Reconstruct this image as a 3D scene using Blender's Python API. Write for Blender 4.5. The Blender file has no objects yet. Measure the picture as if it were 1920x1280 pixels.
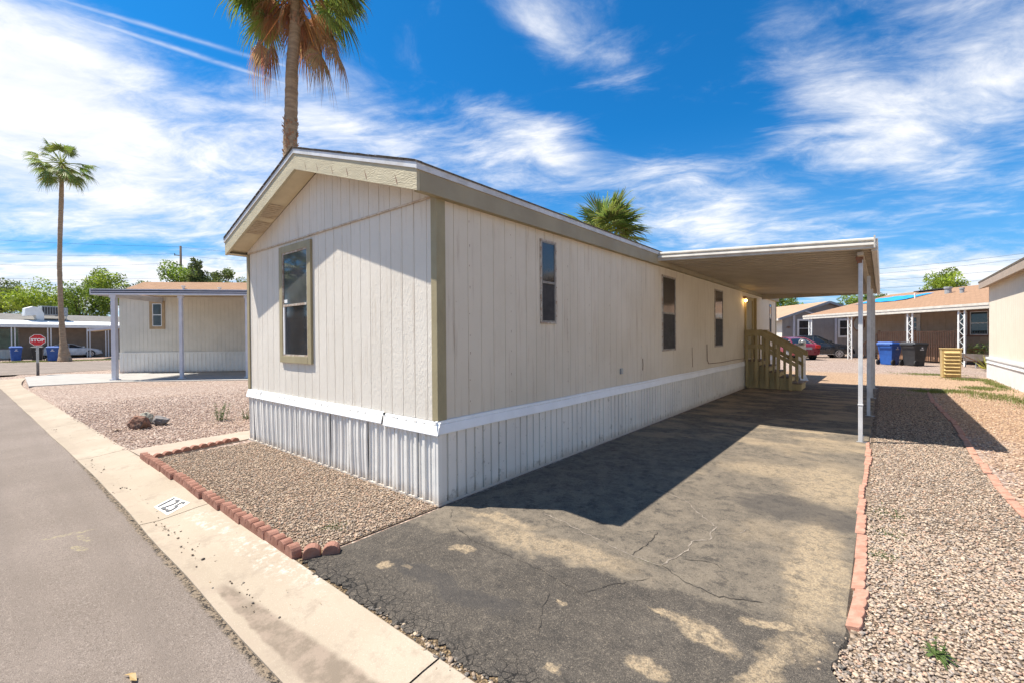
import bpy, math, random
import numpy as np
from mathutils import Vector, Matrix
S = bpy.context.scene
COL = S.collection
PI = math.pi
random.seed(7)
R8 = np.random.default_rng(11)

# ------------------------------------------------------------------ camera
CAMP = Vector((3.499, -3.0285, 1.721))
CR = Vector((0.76996, 0.63805, -0.006985)); CU = Vector((-0.000943, 0.012085, 0.999927)); CF = Vector((-0.638089, 0.769899, -0.009907))
cd = bpy.data.cameras.new('camera'); cam = bpy.data.objects.new('camera', cd); COL.objects.link(cam)
M = Matrix((( CR.x, CU.x, -CF.x, CAMP.x), (CR.y, CU.y, -CF.y, CAMP.y), (CR.z, CU.z, -CF.z, CAMP.z), (0, 0, 0, 1)))
cam.matrix_world = M
cd.sensor_width = 36; cd.lens = 15.70; cd.clip_start = 0.05; cd.clip_end = 3000
S.camera = cam
# ------------------------------------------------------------------ exposure
S.view_settings.view_transform = 'Standard'; S.view_settings.look = 'None'
S.view_settings.exposure = 0.90; S.view_settings.gamma = 1; S.view_settings.use_curve_mapping = False
# ------------------------------------------------------------------ sun
SUN = Vector((-0.47, -0.295, 1.0)).normalized()          # towards the sun
sd = bpy.data.lights.new('sun', 'SUN'); sd.energy = 4.9; sd.angle = math.radians(0.5); sd.color = (1.0, 0.94, 0.845)
so = bpy.data.objects.new('sun', sd); COL.objects.link(so); so.rotation_euler = SUN.to_track_quat('Z', 'Y').to_euler(); so.location = (0, 0, 60)
# ------------------------------------------------------------------ sky
W = bpy.data.worlds.new('World'); S.world = W; W.use_nodes = True
nt = W.node_tree; nt.nodes.clear()
class NG:
    """tiny helper to write node graphs as expressions"""
    def __init__(s, nt): s.nt = nt
    def n(s, typ, **kw):
        nd = s.nt.nodes.new(typ)
        for k, v in kw.items(): setattr(nd, k, v)
        return nd
    def _set(s, sock, v):
        if isinstance(v, bpy.types.NodeSocket): s.nt.links.new(v, sock)
        elif v is not None: sock.default_value = v
    def m(s, op, a, b=None, c=None, clamp=False):
        nd = s.n('ShaderNodeMath', operation=op, use_clamp=clamp)
        for i, v in enumerate((a, b, c)):
            if v is not None: s._set(nd.inputs[i], v)
        return nd.outputs[0]
    def v(s, op, a, b=None, sc=None):
        nd = s.n('ShaderNodeVectorMath', operation=op)
        s._set(nd.inputs[0], a)
        if b is not None: s._set(nd.inputs[1], b)
        if sc is not None: s._set(nd.inputs['Scale'], sc)
        return nd.outputs['Value'] if op in ('DOT_PRODUCT', 'LENGTH', 'DISTANCE') else nd.outputs[0]
    def noise(s, vec, scale=5, detail=4, rough=.5, dist=0, col=False):
        nd = s.n('ShaderNodeTexNoise'); s._set(nd.inputs['Vector'], vec)
        nd.inputs['Scale'].default_value = scale; nd.inputs['Detail'].default_value = detail
        nd.inputs['Roughness'].default_value = rough; nd.inputs['Distortion'].default_value = dist
        return nd.outputs['Color'] if col else nd.outputs['Fac']
    def vor(s, vec, scale=5, feature='F1', out='Distance', rnd=1):
        nd = s.n('ShaderNodeTexVoronoi', feature=feature); s._set(nd.inputs['Vector'], vec)
        nd.inputs['Scale'].default_value = scale; nd.inputs['Randomness'].default_value = rnd
        return nd.outputs[out]
    def mr(s, v, a, b, c=0, d=1, smooth=True):
        nd = s.n('ShaderNodeMapRange'); nd.interpolation_type = 'SMOOTHSTEP' if smooth else 'LINEAR'; nd.clamp = True
        for i, x in enumerate((v, a, b, c, d)): s._set(nd.inputs[i], x)
        return nd.outputs[0]
    def mix(s, f, a, b, blend='MIX'):
        nd = s.n('ShaderNodeMix', data_type='RGBA', blend_type=blend)
        s._set(nd.inputs[0], f)
        for i, x in ((6, a), (7, b)):
            if isinstance(x, (tuple, list)): x = (*x[:3], 1)
            s._set(nd.inputs[i], x)
        return nd.outputs[2]
    def sep(s, v):
        nd = s.n('ShaderNodeSeparateXYZ'); s._set(nd.inputs[0], v); return nd.outputs
    def comb(s, x, y, z):
        nd = s.n('ShaderNodeCombineXYZ')
        for i, q in enumerate((x, y, z)): s._set(nd.inputs[i], q)
        return nd.outputs[0]
    def ramp(s, f, stops):
        nd = s.n('ShaderNodeValToRGB'); s._set(nd.inputs[0], f); r = nd.color_ramp
        while len(r.elements) < len(stops): r.elements.new(.5)
        for e, (p, c) in zip(r.elements, stops): e.position = p; e.color = (*c, 1)
        return nd.outputs[0]

BLOBS = [((-0.954, 0.109, 0.278), (0.086, 0.992, -0.093), 0.36, 0.145, 1.0), ((-0.92, 0.058, 0.388), (-0.079, 0.942, -0.327), 0.118, 0.067, 0.6), ((-0.989, 0.11, 0.096), (0.117, 0.991, 0.07), 0.449, 0.038, 0.7), ((-0.982, 0.11, 0.15), (0.124, 0.989, 0.083), 0.193, 0.013, -0.75), ((-0.763, 0.502, 0.408), (0.449, 0.865, -0.224), 0.196, 0.06, 0.5), ((-0.644, 0.677, 0.357), (0.61, 0.736, -0.295), 0.094, 0.037, 0.35), ((-0.541, 0.743, 0.394), (0.623, 0.669, -0.405), 0.13, 0.045, 0.95), ((-0.4, 0.752, 0.525), (0.614, 0.645, -0.456), 0.13, 0.04, 0.6), ((-0.489, 0.657, 0.574), (0.419, 0.754, -0.507), 0.08, 0.024, 0.6), ((-0.35, 0.88, 0.321), (0.922, 0.385, -0.05), 0.17, 0.03, 0.55), ((-0.265, 0.937, 0.227), (0.96, 0.279, -0.031), 0.184, 0.057, 0.8), ((0.066, 0.939, 0.337), (0.949, -0.163, 0.269), 0.09, 0.061, 0.8), ((0.017, 0.959, 0.283), (0.879, 0.12, -0.461), 0.117, 0.029, 0.5), ((-0.037, 0.924, 0.381), (0.897, 0.199, -0.395), 0.08, 0.026, 0.6), ((0.1, 0.99, 0.096), (-0.993, 0.106, -0.059), 0.16, 0.033, 0.95), ((-0.103, 0.86, 0.499), (0.384, 0.497, -0.778), 0.12, 0.05, 0.55), ((-0.263, 0.866, 0.426), (0.316, 0.494, -0.81), 0.146, 0.098, -0.4), ((-0.608, 0.571, 0.552), (0.404, 0.821, -0.403), 0.177, 0.073, -0.3), ((-0.852, 0.209, 0.481), (0.161, 0.977, -0.139), 0.111, 0.036, -0.35), ((0.111, 0.902, 0.418), (0.47, 0.323, -0.822), 0.14, 0.045, 0.45), ((.75, -.5, .43), (.4, .85, .0),   .9, .35, .38), ((-.25, -.85, .46), (.95, -.28, 0), .7, .3, .38), ((.1, .0, 1.0), (.7, .7, 0), .35, .25, .3), ((.95, .2, .25), (-.2, .97, 0), .5, .2, .4)]  # last entries: clouds out of view, added to whiten the ambient light
def build_sky():
    g = NG(nt)
    tc = g.n('ShaderNodeTexCoord'); d = g.v('NORMALIZE', tc.outputs['Generated'])
    sky = g.n('ShaderNodeTexSky'); sky.sky_type = 'NISHITA'; sky.sun_disc = False
    sky.sun_elevation = math.asin(SUN.z); sky.sun_rotation = math.atan2(SUN.x, SUN.y)
    sky.altitude = 300; sky.air_density = 1.0; sky.dust_density = 0.6; sky.ozone_density = 2.5
    x, y, z = g.sep(d)
    zz = g.m('ADD', g.m('MAXIMUM', z, 0), 0.12)
    p = g.comb(g.m('DIVIDE', x, zz), g.m('DIVIDE', y, zz), 0.0)
    # wind-stretched cirrus: rotate, then squeeze one axis
    mp = g.n('ShaderNodeMapping'); g._set(mp.inputs[0], p); mp.inputs['Rotation'].default_value = (0, 0, math.radians(-38)); mp.inputs['Scale'].default_value = (1.0, 1.12, 1)
    warp = g.noise(mp.outputs[0], .7, 3, .5, 0, True)
    q = g.v('ADD', mp.outputs[0], g.v('SCALE', g.v('SUBTRACT', warp, (.5, .5, .5)), sc=.9))
    n1 = g.noise(q, 1.5, 9, .60, .15)
    mp2 = g.n('ShaderNodeMapping'); g._set(mp2.inputs[0], q); mp2.inputs['Rotation'].default_value = (0, 0, math.radians(25)); mp2.inputs['Scale'].default_value = (1.0, 1.7, 1)
    n2 = g.noise(mp2.outputs[0], 3.6, 8, .66, .25)
    fb = g.m('ADD', g.m('MULTIPLY', n1, .55), g.m('MULTIPLY', n2, .45))
    acc = None
    for c, a, sa, sb, w in BLOBS:
        cv = Vector(c).normalized(); av = Vector(a); av = (av - cv * av.dot(cv)).normalized(); bv = cv.cross(av)
        u = g.m('DIVIDE', g.v('DOT_PRODUCT', d, tuple(av)), sa * 1.05); v = g.m('DIVIDE', g.v('DOT_PRODUCT', d, tuple(bv)), sb * 1.25)
        e = g.m('EXPONENT', g.m('MULTIPLY', g.m('ADD', g.m('MULTIPLY', u, u), g.m('MULTIPLY', v, v)), -1.0))
        e = g.m('MULTIPLY', e, g.m('GREATER_THAN', g.v('DOT_PRODUCT', d, tuple(cv)), 0.0))
        acc = g.m('MULTIPLY', e, w) if acc is None else g.m('MULTIPLY_ADD', e, w, acc)
    hz = g.mr(z, 0.0, .12, .35, 0)
    tot = g.m('ADD', g.m('ADD', acc, hz), g.m('MULTIPLY', g.m('SUBTRACT', fb, .5), 3.0))
    dens = g.m('POWER', g.mr(tot, -.08, 1.25), 1.15)
    dens = g.m('MULTIPLY', dens, .97)
    # contrails
    for nrm, cc, half, wd, amt in (((-0.4522, 0.0866, -0.8877), (-0.862, 0.215, 0.46), .26, .0034, .34), ((-0.458, 0.1382, -0.8782), (-0.854, 0.206, 0.478), .17, .003, .30), ((-0.4467, 0.1001, -0.8891), (-0.715, 0.557, 0.422), .26, .003, .16)):
        k = g.m('DIVIDE', g.m('ADD', g.v('DOT_PRODUCT', d, nrm), g.m('MULTIPLY', g.m('SUBTRACT', n2, .5), .008)), wd)
        line = g.m('EXPONENT', g.m('MULTIPLY', g.m('MULTIPLY', k, k), -1.0))
        near = g.mr(g.v('DISTANCE', d, cc), half * .8, half * 1.3, 1, 0)
        dens = g.m('MAXIMUM', dens, g.m('MULTIPLY', g.m('MULTIPLY', line, near), g.m('ADD', amt, g.m('MULTIPLY', g.m('SUBTRACT', n2, .5), 1.2))))
    blue = g.mix(1.0, sky.outputs[0], (0.09, .74, 1.2), 'MULTIPLY')
    paleup = g.mix(g.mr(z, 0, .42, .55, 0), blue, (2.2, 4.2, 6.8))
    cl = g.mix(g.mr(fb, .38, .66), (6.3, 6.7, 7.4), (8.6, 8.5, 8.4))
    fin = g.mix(dens, paleup, cl)
    bg = g.n('ShaderNodeBackground'); g._set(bg.inputs[0], fin); bg.inputs[1].default_value = 0.075
    out = g.n('ShaderNodeOutputWorld'); nt.links.new(bg.outputs[0], out.inputs[0])
build_sky()

# ------------------------------------------------------------------ materials
def newmat(name):
    m = bpy.data.materials.new(name); m.use_nodes = True; t = m.node_tree; t.nodes.clear(); g = NG(t)
    b = g.n('ShaderNodeBsdfPrincipled'); o = g.n('ShaderNodeOutputMaterial'); t.links.new(b.outputs[0], o.inputs[0])
    return m, g, b
def bumpto(g, b, h, strength=.5, dist=.01):
    bp = g.n('ShaderNodeBump'); bp.inputs['Strength'].default_value = strength; bp.inputs['Distance'].default_value = dist
    g._set(bp.inputs['Height'], h); g.nt.links.new(bp.outputs[0], b.inputs['Normal'])
def pos(g): return g.n('ShaderNodeNewGeometry').outputs['Position']
def oc(g): return g.n('ShaderNodeTexCoord').outputs['Object']
def pm(name, c, c2=None, scale=4, rough=.6, bump=0, bs=60, metal=0, stretch=(1, 1, 1), dist=.004, spec=.5, coat=0, detail=6):
    m, g, b = newmat(name)
    mp = g.n('ShaderNodeMapping'); g._set(mp.inputs[0], oc(g)); mp.inputs['Scale'].default_value = stretch; P = mp.outputs[0]
    if c2 is None: c2 = tuple(x * .88 for x in c)
    f = g.mr(g.noise(P, scale, detail, .6), .35, .65)
    f2 = g.mr(g.noise(P, scale * 7, 3, .6), .3, .7, -.12, .12, False)
    g._set(b.inputs['Base Color'], g.mix(g.m('ADD', f, f2, clamp=True), c, c2))
    g._set(b.inputs['Roughness'], g.mr(g.noise(P, scale * 3, 3), .3, .7, max(rough - .07, .02), min(rough + .07, 1)))
    b.inputs['Metallic'].default_value = metal; b.inputs['Specular IOR Level'].default_value = spec
    if coat: b.inputs['Coat Weight'].default_value = coat; b.inputs['Coat Roughness'].default_value = .04
    if bump: bumpto(g, b, g.noise(P, bs, 4, .6), bump, dist)
    return m
MT = {}
def wall_mat(name, c, c2, dirt, sx=1.0, bump=.5):
    m, g, b = newmat(name)
    P = oc(g)
    x, y, z = g.sep(P)
    f = g.mr(g.noise(P, .9, 5, .6), .35, .68)
    col = g.mix(f, c, c2)
    mp = g.n('ShaderNodeMapping'); g._set(mp.inputs[0], P); mp.inputs['Scale'].default_value = (9, 9, .5)
    st = g.mr(g.noise(mp.outputs[0], 1.6, 5, .65), .54, .76, 0, .5)          # faint vertical runs of grime
    col = g.mix(st, col, dirt)
    sp = g.mr(g.noise(P, 55, 2, .5), .70, .76, 0, .5); col = g.mix(sp, col, dirt)
    g._set(b.inputs['Base Color'], col); b.inputs['Roughness'].default_value = .72; b.inputs['Specular IOR Level'].default_value = .25
    mp2 = g.n('ShaderNodeMapping'); g._set(mp2.inputs[0], P); mp2.inputs['Scale'].default_value = (1, 1, .42)
    h = g.m('ADD', g.m('MULTIPLY', g.noise(mp2.outputs[0], 42, 5, .6, .8), 1.0), g.m('MULTIPLY', g.noise(P, 150, 2), .3))
    bumpto(g, b, h, bump, .009)
    return m
MT['siding'] = wall_mat('painted_panel_siding', (.71, .655, .57), (.66, .605, .52), (.36, .27, .17), bump=.85)
MT['siding_side'] = wall_mat('weathered_bounce_siding', (.69, .61, .49), (.635, .555, .435), (.32, .2, .12), bump=.35)  # yellower than the end wall: warm bounced light put into the colour
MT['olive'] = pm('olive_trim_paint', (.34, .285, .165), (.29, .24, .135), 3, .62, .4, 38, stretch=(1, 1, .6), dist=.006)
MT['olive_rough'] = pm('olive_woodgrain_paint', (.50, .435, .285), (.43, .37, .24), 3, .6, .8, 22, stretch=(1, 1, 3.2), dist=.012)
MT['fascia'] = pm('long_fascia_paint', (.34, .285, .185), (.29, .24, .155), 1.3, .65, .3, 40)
MT['drip'] = pm('drip_edge_metal', (.62, .62, .62), (.5, .48, .45), 4, .45)
MT['soffit'] = pm('soffit_paint', (.62, .53, .36), (.55, .46, .31), 3, .7, .2, 60)
MT['seam'] = pm('seam_moulding_paint', (.62, .52, .40), (.45, .33, .22), 14, .6)
MT['shingle'] = None
def shingle(name, c1, c2, c3):
    m, g, b = newmat(name); P = oc(g)
    br = g.n('ShaderNodeTexBrick'); mp = g.n('ShaderNodeMapping'); g._set(mp.inputs[0], g.n('ShaderNodeTexCoord').outputs['UV']); g._set(br.inputs['Vector'], mp.outputs[0])
    br.inputs['Scale'].default_value = 1; br.inputs['Brick Width'].default_value = .30; br.inputs['Row Height'].default_value = .14; br.inputs['Mortar Size'].default_value = .006
    br.inputs['Color1'].default_value = (*c1, 1); br.inputs['Color2'].default_value = (*c2, 1); br.inputs['Mortar'].default_value = (*c3, 1)
    f = g.mr(g.noise(P, .5, 4), .4, .65, 0, .5); g._set(b.inputs['Base Color'], g.mix(f, br.outputs['Color'], c1))
    b.inputs['Roughness'].default_value = .95; b.inputs['Specular IOR Level'].default_value = .1
    bumpto(g, b, g.m('ADD', br.outputs['Fac'], g.noise(P, 180, 2)), .4, .01); return m
MT['shingle'] = shingle('grey_brown_shingles', (.13, .11, .085), (.17, .14, .11), (.05, .045, .04))
MT['shingle_brown'] = shingle('brown_shingles', (.30, .185, .115), (.36, .22, .14), (.14, .09, .06))
MT['shingle_orange'] = shingle('tan_shingles', (.44, .29, .19), (.36, .24, .16), (.2, .13, .09))
MT['shingle_grey'] = shingle('weathered_grey_shingles', (.24, .225, .205), (.19, .18, .165), (.1, .1, .1))
def white_metal(name, c, grime=.5):
    m, g, b = newmat(name); P = oc(g)
    col = g.mix(g.mr(g.noise(P, 1.2, 4), .35, .7), c, tuple(q * .9 for q in c))
    gz = g.mr(g.sep(P)[2], 0, .3, .55, 0)
    s1 = g.mr(g.m('ADD', g.noise(P, 7, 6, .7), g.m('MULTIPLY', gz, .12)), .60, .72, 0, grime); col = g.mix(s1, col, (.36, .33, .28))
    s2 = g.mr(g.noise(P, 26, 3, .6), .67, .74, 0, grime); col = g.mix(s2, col, (.16, .15, .15))
    spl = g.m('MULTIPLY', g.mr(g.m('ADD', g.sep(P)[2], g.m('MULTIPLY', g.noise(P, 8, 6, .75), .22)), .27, .10), .6); col = g.mix(spl, col, (.40, .31, .22))
    g._set(b.inputs['Base Color'], col); b.inputs['Roughness'].default_value = .5; b.inputs['Specular IOR Level'].default_value = .35
    bumpto(g, b, g.noise(P, 3.5, 3), .5, .02); return m
MT['skirt'] = white_metal('white_painted_skirting', (.78, .75, .69), .28)
MT['skirt_dirty'] = white_metal('grimy_white_skirting', (.75, .715, .65), .8)
MT['band'] = pm('white_trim_band', (.84, .84, .83), (.78, .78, .77), 3, .45)
MT['white'] = pm('white_paint', (.78, .78, .76), (.72, .72, .7), 3, .45)
MT['offwhite'] = pm('cream_white_enamel', (.60, .56, .49), (.50, .46, .40), 5, .4)
MT['alu_post'] = pm('white_enamelled_post', (.66, .66, .65), (.54, .54, .54), 6, .4)
MT['carport_under'] = pm('dusty_carport_pan', (.47, .40, .30), (.40, .335, .25), 2.0, .6)
MT['rust'] = pm('rusted_steel', (.3, .13, .07), (.2, .1, .06), 10, .8, .3, 80)
MT['galv'] = pm('galvanised_metal', (.42, .43, .44), (.33, .34, .35), 6, .45, metal=.6)
MT['grey_steel'] = pm('grey_painted_steel', (.33, .35, .36), (.26, .27, .28), 6, .5)
MT['frame_rusty'] = pm('weathered_window_frame', (.52, .47, .40), (.32, .22, .15), 16, .6)
MT['frame_dark'] = pm('dark_alu_frame', (.30, .27, .23), (.2, .18, .16), 10, .5)
def glass(name, c, r=.04, cl=0.0):
    c = tuple(q * 1.15 for q in c)
    m, g, b = newmat(name); P = oc(g)
    g._set(b.inputs['Base Color'], g.mix(g.mr(g.noise(P, 2.2, 4), .35, .7), c, tuple(q * .6 for q in c)))
    g._set(b.inputs['Roughness'], g.mr(g.noise(P, 6, 5), .35, .75, r, r + .04)); b.inputs['Specular IOR Level'].default_value = .75
    b.inputs['IOR'].default_value = 1.52; bumpto(g, b, g.noise(P, 1.4, 2), .04, .01); return m
MT['glass'] = glass('dark_window_glass', (.03, .032, .034))
MT['glass_side'] = glass('dusty_window_glass', (.045, .04, .036), .08)
MT['screen'] = pm('insect_screen', (.045, .04, .04), (.03, .028, .028), 5, .75)
MT['glass_dust'] = glass('dusty_front_glass', (.085, .088, .09), .03)
MT['carglass'] = glass('car_glass', (.015, .018, .02), .02)
MT['black'] = pm('black_plastic', (.02, .02, .022), (.03, .03, .03), 8, .5)
MT['rubber'] = pm('tyre_rubber', (.018, .018, .018), (.03, .028, .026), 12, .85)
MT['rim'] = pm('alloy_rim', (.6, .6, .62), (.5, .5, .52), 10, .3, metal=.8)
MT['olive_wood'] = pm('olive_painted_timber', (.46, .36, .18), (.37, .285, .135), 4, .65, .5, 30, stretch=(1, 1, .3), dist=.004)
MT['olive_tread'] = pm('worn_olive_tread', (.26, .20, .12), (.19, .13, .08), 6, .7, .4, 30)
MT['deckwood'] = pm('brown_deck_timber', (.30, .17, .10), (.22, .12, .07), 4, .7, .4, 30)
MT['brick'] = pm('red_scalloped_edger', (.36, .19, .14), (.25, .12, .085), 9, .9, .7, 160, dist=.004, spec=.15)
MT['brick_pale'] = pm('sunbleached_edger', (.47, .26, .19), (.36, .185, .13), 14, .92, .7, 160, dist=.004, spec=.15)
MT['bulb'] = None
m, g, b = newmat('lit_bulb'); b.inputs['Base Color'].default_value = (1, .8, .4, 1); b.inputs['Emission Color'].default_value = (1, .62, .2, 1); b.inputs['Emission Strength'].default_value = 9; MT['bulb'] = m
for nm, c, c2 in (('bin_blue', (.015, .075, .30), (.02, .1, .38)), ('bin_black', (.018, .018, .02), (.03, .03, .032)), ('yellow', (.50, .36, .15), (.42, .30, .12))): MT[nm] = pm(nm + '_plastic', c, c2, 4, .5)
for nm, c in (('paint_red', (.17, .012, .02)), ('paint_black', (.012, .015, .022)), ('paint_white', (.66, .66, .66))): MT[nm] = pm('car_' + nm, c, tuple(q * 1.25 for q in c), 2, .3, coat=.7)
MT['lamp_red'] = pm('red_lamp_lens', (.5, .012, .012), (.6, .06, .03), 6, .2)
MT['lamp_clear'] = pm('headlamp_lens', (.6, .55, .42), (.5, .48, .42), 8, .15)
MT['sign_red'] = pm('sign_red', (.58, .015, .025), (.5, .012, .02), 3, .4)
MT['sign_white'] = pm('sign_white', (.85, .85, .85), (.8, .8, .8), 3, .4)
MT['post_wood'] = pm('grey_weathered_post', (.20, .18, .165), (.12, .105, .1), 6, .9, .5, 40, stretch=(1, 1, .2))
MT['tan_wall'] = pm('tan_house_siding', (.42, .32, .235), (.37, .28, .2), 2, .8)
MT['cream_wall'] = pm('cream_house_siding', (.66, .61, .52), (.6, .555, .47), 1.2, .8)
MT['grey_wall'] = pm('grey_house_siding', (.31, .29, .27), (.27, .25, .235), 1.5, .8)
MT['right_wall'] = pm('pale_right_siding', (.68, .61, .49), (.64, .57, .455), 1.2, .8, .3, 50)
MT['brown_wall'] = pm('brown_block_wall', (.30, .235, .18), (.25, .195, .15), 2, .9)
MT['brown_trim'] = pm('brown_trim_paint', (.24, .13, .085), (.2, .11, .07), 6, .7)
MT['tan_trim'] = pm('ochre_trim_paint', (.42, .29, .16), (.36, .25, .14), 6, .7)
MT['rake_tan'] = pm('taupe_fascia_paint', (.40, .31, .235), (.34, .265, .2), 4, .7)
MT['tarp'] = pm('blue_tarpaulin', (.01, .27, .62), (.015, .33, .7), 3, .4, .5, 8, dist=.05)
MT['awn_dark'] = pm('dark_awning_stripe', (.05, .055, .09), (.04, .045, .07), 6, .4)
MT['awn_white'] = pm('white_awning_metal', (.62, .62, .66), (.55, .55, .6), 3, .4)
MT['rock_brown'] = pm('reddish_rock', (.25, .12, .075), (.10, .065, .05), 6, .9, 1.0, 12, dist=.03)
MT['rock_grey'] = pm('grey_rock', (.20, .18, .17), (.13, .12, .115), 8, .9, .8, 16, dist=.02)
MT['rock_pale'] = pm('pale_rock', (.36, .34, .27), (.28, .26, .2), 8, .9, .8, 16, dist=.02)
MT['wire'] = pm('power_cable', (.05, .05, .055), (.04, .04, .04), 3, .7)
MT['pole'] = pm('timber_utility_pole', (.12, .085, .06), (.09, .065, .045), 5, .9)

# ------------------------------------------------------------------ mesh helpers
class MB:
    def __init__(s): s.v = []; s.f = []; s.mi = []
    def add(s, vs, fs, mi=0):
        o = len(s.v); s.v += [tuple(p) for p in vs]; s.f += [tuple(i + o for i in f) for f in fs]; s.mi += [mi] * len(fs); return s
    def box(s, x0, x1, y0, y1, z0, z1, mi=0, R=None, c=None):
        if x0 > x1: x0, x1 = x1, x0
        if y0 > y1: y0, y1 = y1, y0
        if z0 > z1: z0, z1 = z1, z0
        vs = [Vector((x, y, z)) for z in (z0, z1) for y in (y0, y1) for x in (x0, x1)]
        if R is not None:
            c = Vector(c) if c is not None else Vector((0, 0, 0)); vs = [R @ (p - c) + c for p in vs]
        return s.add(vs, [(0, 2, 3, 1), (4, 5, 7, 6), (0, 1, 5, 4), (2, 6, 7, 3), (0, 4, 6, 2), (1, 3, 7, 5)], mi)
    def bar(s, p, q, w, h, mi=0, up=(0, 0, 1)):
        p = Vector(p); q = Vector(q); d = (q - p).normalized(); u = Vector(up)
        r = d.cross(u).normalized(); u = r.cross(d)
        vs = [a + r * (i * w / 2) + u * (j * h / 2) for a in (p, q) for i, j in ((-1, -1), (1, -1), (1, 1), (-1, 1))]
        return s.add(vs, [(0, 3, 2, 1), (4, 5, 6, 7), (0, 1, 5, 4), (1, 2, 6, 5), (2, 3, 7, 6), (3, 0, 4, 7)], mi)
    def tube(s, pts, rad, n=10, mi=0, cap=True):
        pts = [Vector(p) for p in pts]; k = len(pts)
        if not isinstance(rad, (list, tuple)): rad = [rad] * k
        vs = []; prev = None
        for i, p in enumerate(pts):
            d = (pts[min(i + 1, k - 1)] - pts[max(i - 1, 0)]).normalized()
            if prev is None:
                a = Vector((0, 0, 1)) if abs(d.z) < .9 else Vector((1, 0, 0)); u = d.cross(a).normalized()
            else: u = (prev - d * prev.dot(d)).normalized()
            prev = u; w = d.cross(u)
            for j in range(n):
                t = 2 * PI * j / n; vs.append(p + (u * math.cos(t) + w * math.sin(t)) * rad[i])
        fs = [(i * n + j, i * n + (j + 1) % n, (i + 1) * n + (j + 1) % n, (i + 1) * n + j) for i in range(k - 1) for j in range(n)]
        if cap: fs += [tuple(range(n - 1, -1, -1)), tuple(range((k - 1) * n, k * n))]
        return s.add(vs, fs, mi)
    def prism(s, poly, a, b, axis='z', mi=0):
        """closed polygon extruded from a to b; poly coords are the two other axes in order"""
        def P(u, v, w): return {'z': (u, v, w), 'y': (u, w, v), 'x': (w, u, v)}[axis]
        n = len(poly); vs = [P(u, v, a) for u, v in poly] + [P(u, v, b) for u, v in poly]
        fs = [tuple(range(n - 1, -1, -1)), tuple(range(n, 2 * n))] + [(i, (i + 1) % n, n + (i + 1) % n, n + i) for i in range(n)]
        return s.add(vs, fs, mi)
    def sheet(s, rows, mi=0):
        """rows of equal length -> grid of quads"""
        n = len(rows[0]); vs = [p for r in rows for p in r]
        return s.add(vs, [(i * n + j, i * n + j + 1, (i + 1) * n + j + 1, (i + 1) * n + j) for i in range(len(rows) - 1) for j in range(n - 1)], mi)
    def mesh(s, name, mats, smooth=False, uv=None):
        me = bpy.data.meshes.new(name); me.from_pydata(s.v, [], s.f)
        for m_ in (mats if isinstance(mats, (list, tuple)) else [mats]): me.materials.append(MT[m_] if isinstance(m_, str) else m_)
        me.polygons.foreach_set('material_index', s.mi)
        if smooth: me.polygons.foreach_set('use_smooth', [True] * len(s.f))
        if uv:
            l = me.uv_layers.new(name='UV'); U, V = Vector(uv[0]), Vector(uv[1])
            for lp in me.loops: c = Vector(s.v[lp.vertex_index]); l.data[lp.index].uv = (c.dot(U), c.dot(V))
        me.update(); return me
    def build(s, name, mats, parent=None, smooth=False, bevel=0, uv=None, fix=True, auto=False):
        me = s.mesh(name, mats, smooth, uv)
        o = bpy.data.objects.new(name, me); COL.objects.link(o)
        if parent: o.parent = parent
        if fix:
            import bmesh
            bm = bmesh.new(); bm.from_mesh(me); bmesh.ops.recalc_face_normals(bm, faces=bm.faces); bm.to_mesh(me); bm.free()
        if bevel:
            md = o.modifiers.new('bevel', 'BEVEL'); md.width = bevel; md.segments = 2; md.limit_method = 'ANGLE'; md.angle_limit = math.radians(40)
        return o
def npmesh(name, V, F, mat, cols=None, smooth=False, parent=None):
    """fast mesh from numpy: V (n,3), F (m,k)"""
    me = bpy.data.meshes.new(name); m_, k = F.shape
    me.vertices.add(len(V)); me.vertices.foreach_set('co', V.astype(np.float32).ravel())
    me.loops.add(m_ * k); me.loops.foreach_set('vertex_index', F.astype(np.int32).ravel())
    me.polygons.add(m_); me.polygons.foreach_set('loop_start', np.arange(0, m_ * k, k, dtype=np.int32))
    me.polygons.foreach_set('use_smooth', np.full(m_, smooth))
    if cols is not None:
        a = me.color_attributes.new('Tone', 'FLOAT_COLOR', 'POINT'); a.data.foreach_set('color', np.hstack([cols, np.ones((len(cols), 1))]).astype(np.float32).ravel())
    me.update(calc_edges=True); me.validate()
    me.materials.append(MT[mat] if isinstance(mat, str) else mat)
    o = bpy.data.objects.new(name, me); COL.objects.link(o)
    if parent: o.parent = parent
    return o
def tag(o, label=None, cat=None, group=None, kind=None):
    if label: o['label'] = label
    if cat: o['category'] = cat
    if group: o['group'] = group
    if kind: o['kind'] = kind
    return o
def thing(name, label, cat, loc=(0, 0, 0), rz=0, group=None):
    o = bpy.data.objects.new(name, None); COL.objects.link(o); o.location = loc; o.rotation_euler = (0, 0, rz); o.empty_display_size = .2
    return tag(o, label, cat, group)
def copy_tree(o, parent=None):
    c = o.copy(); COL.objects.link(c)
    if parent: c.parent = parent
    for ch in list(o.children): copy_tree(ch, c)
    return c
YAW = math.radians(39.65)
def CV(lat, dep, z=0.0):
    """world point from metres right of / ahead of the viewpoint's heading (site survey grid)"""
    return Vector((3.499 + .77 * lat - .638 * dep, -3.0285 + .638 * lat + .77 * dep, z))

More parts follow.
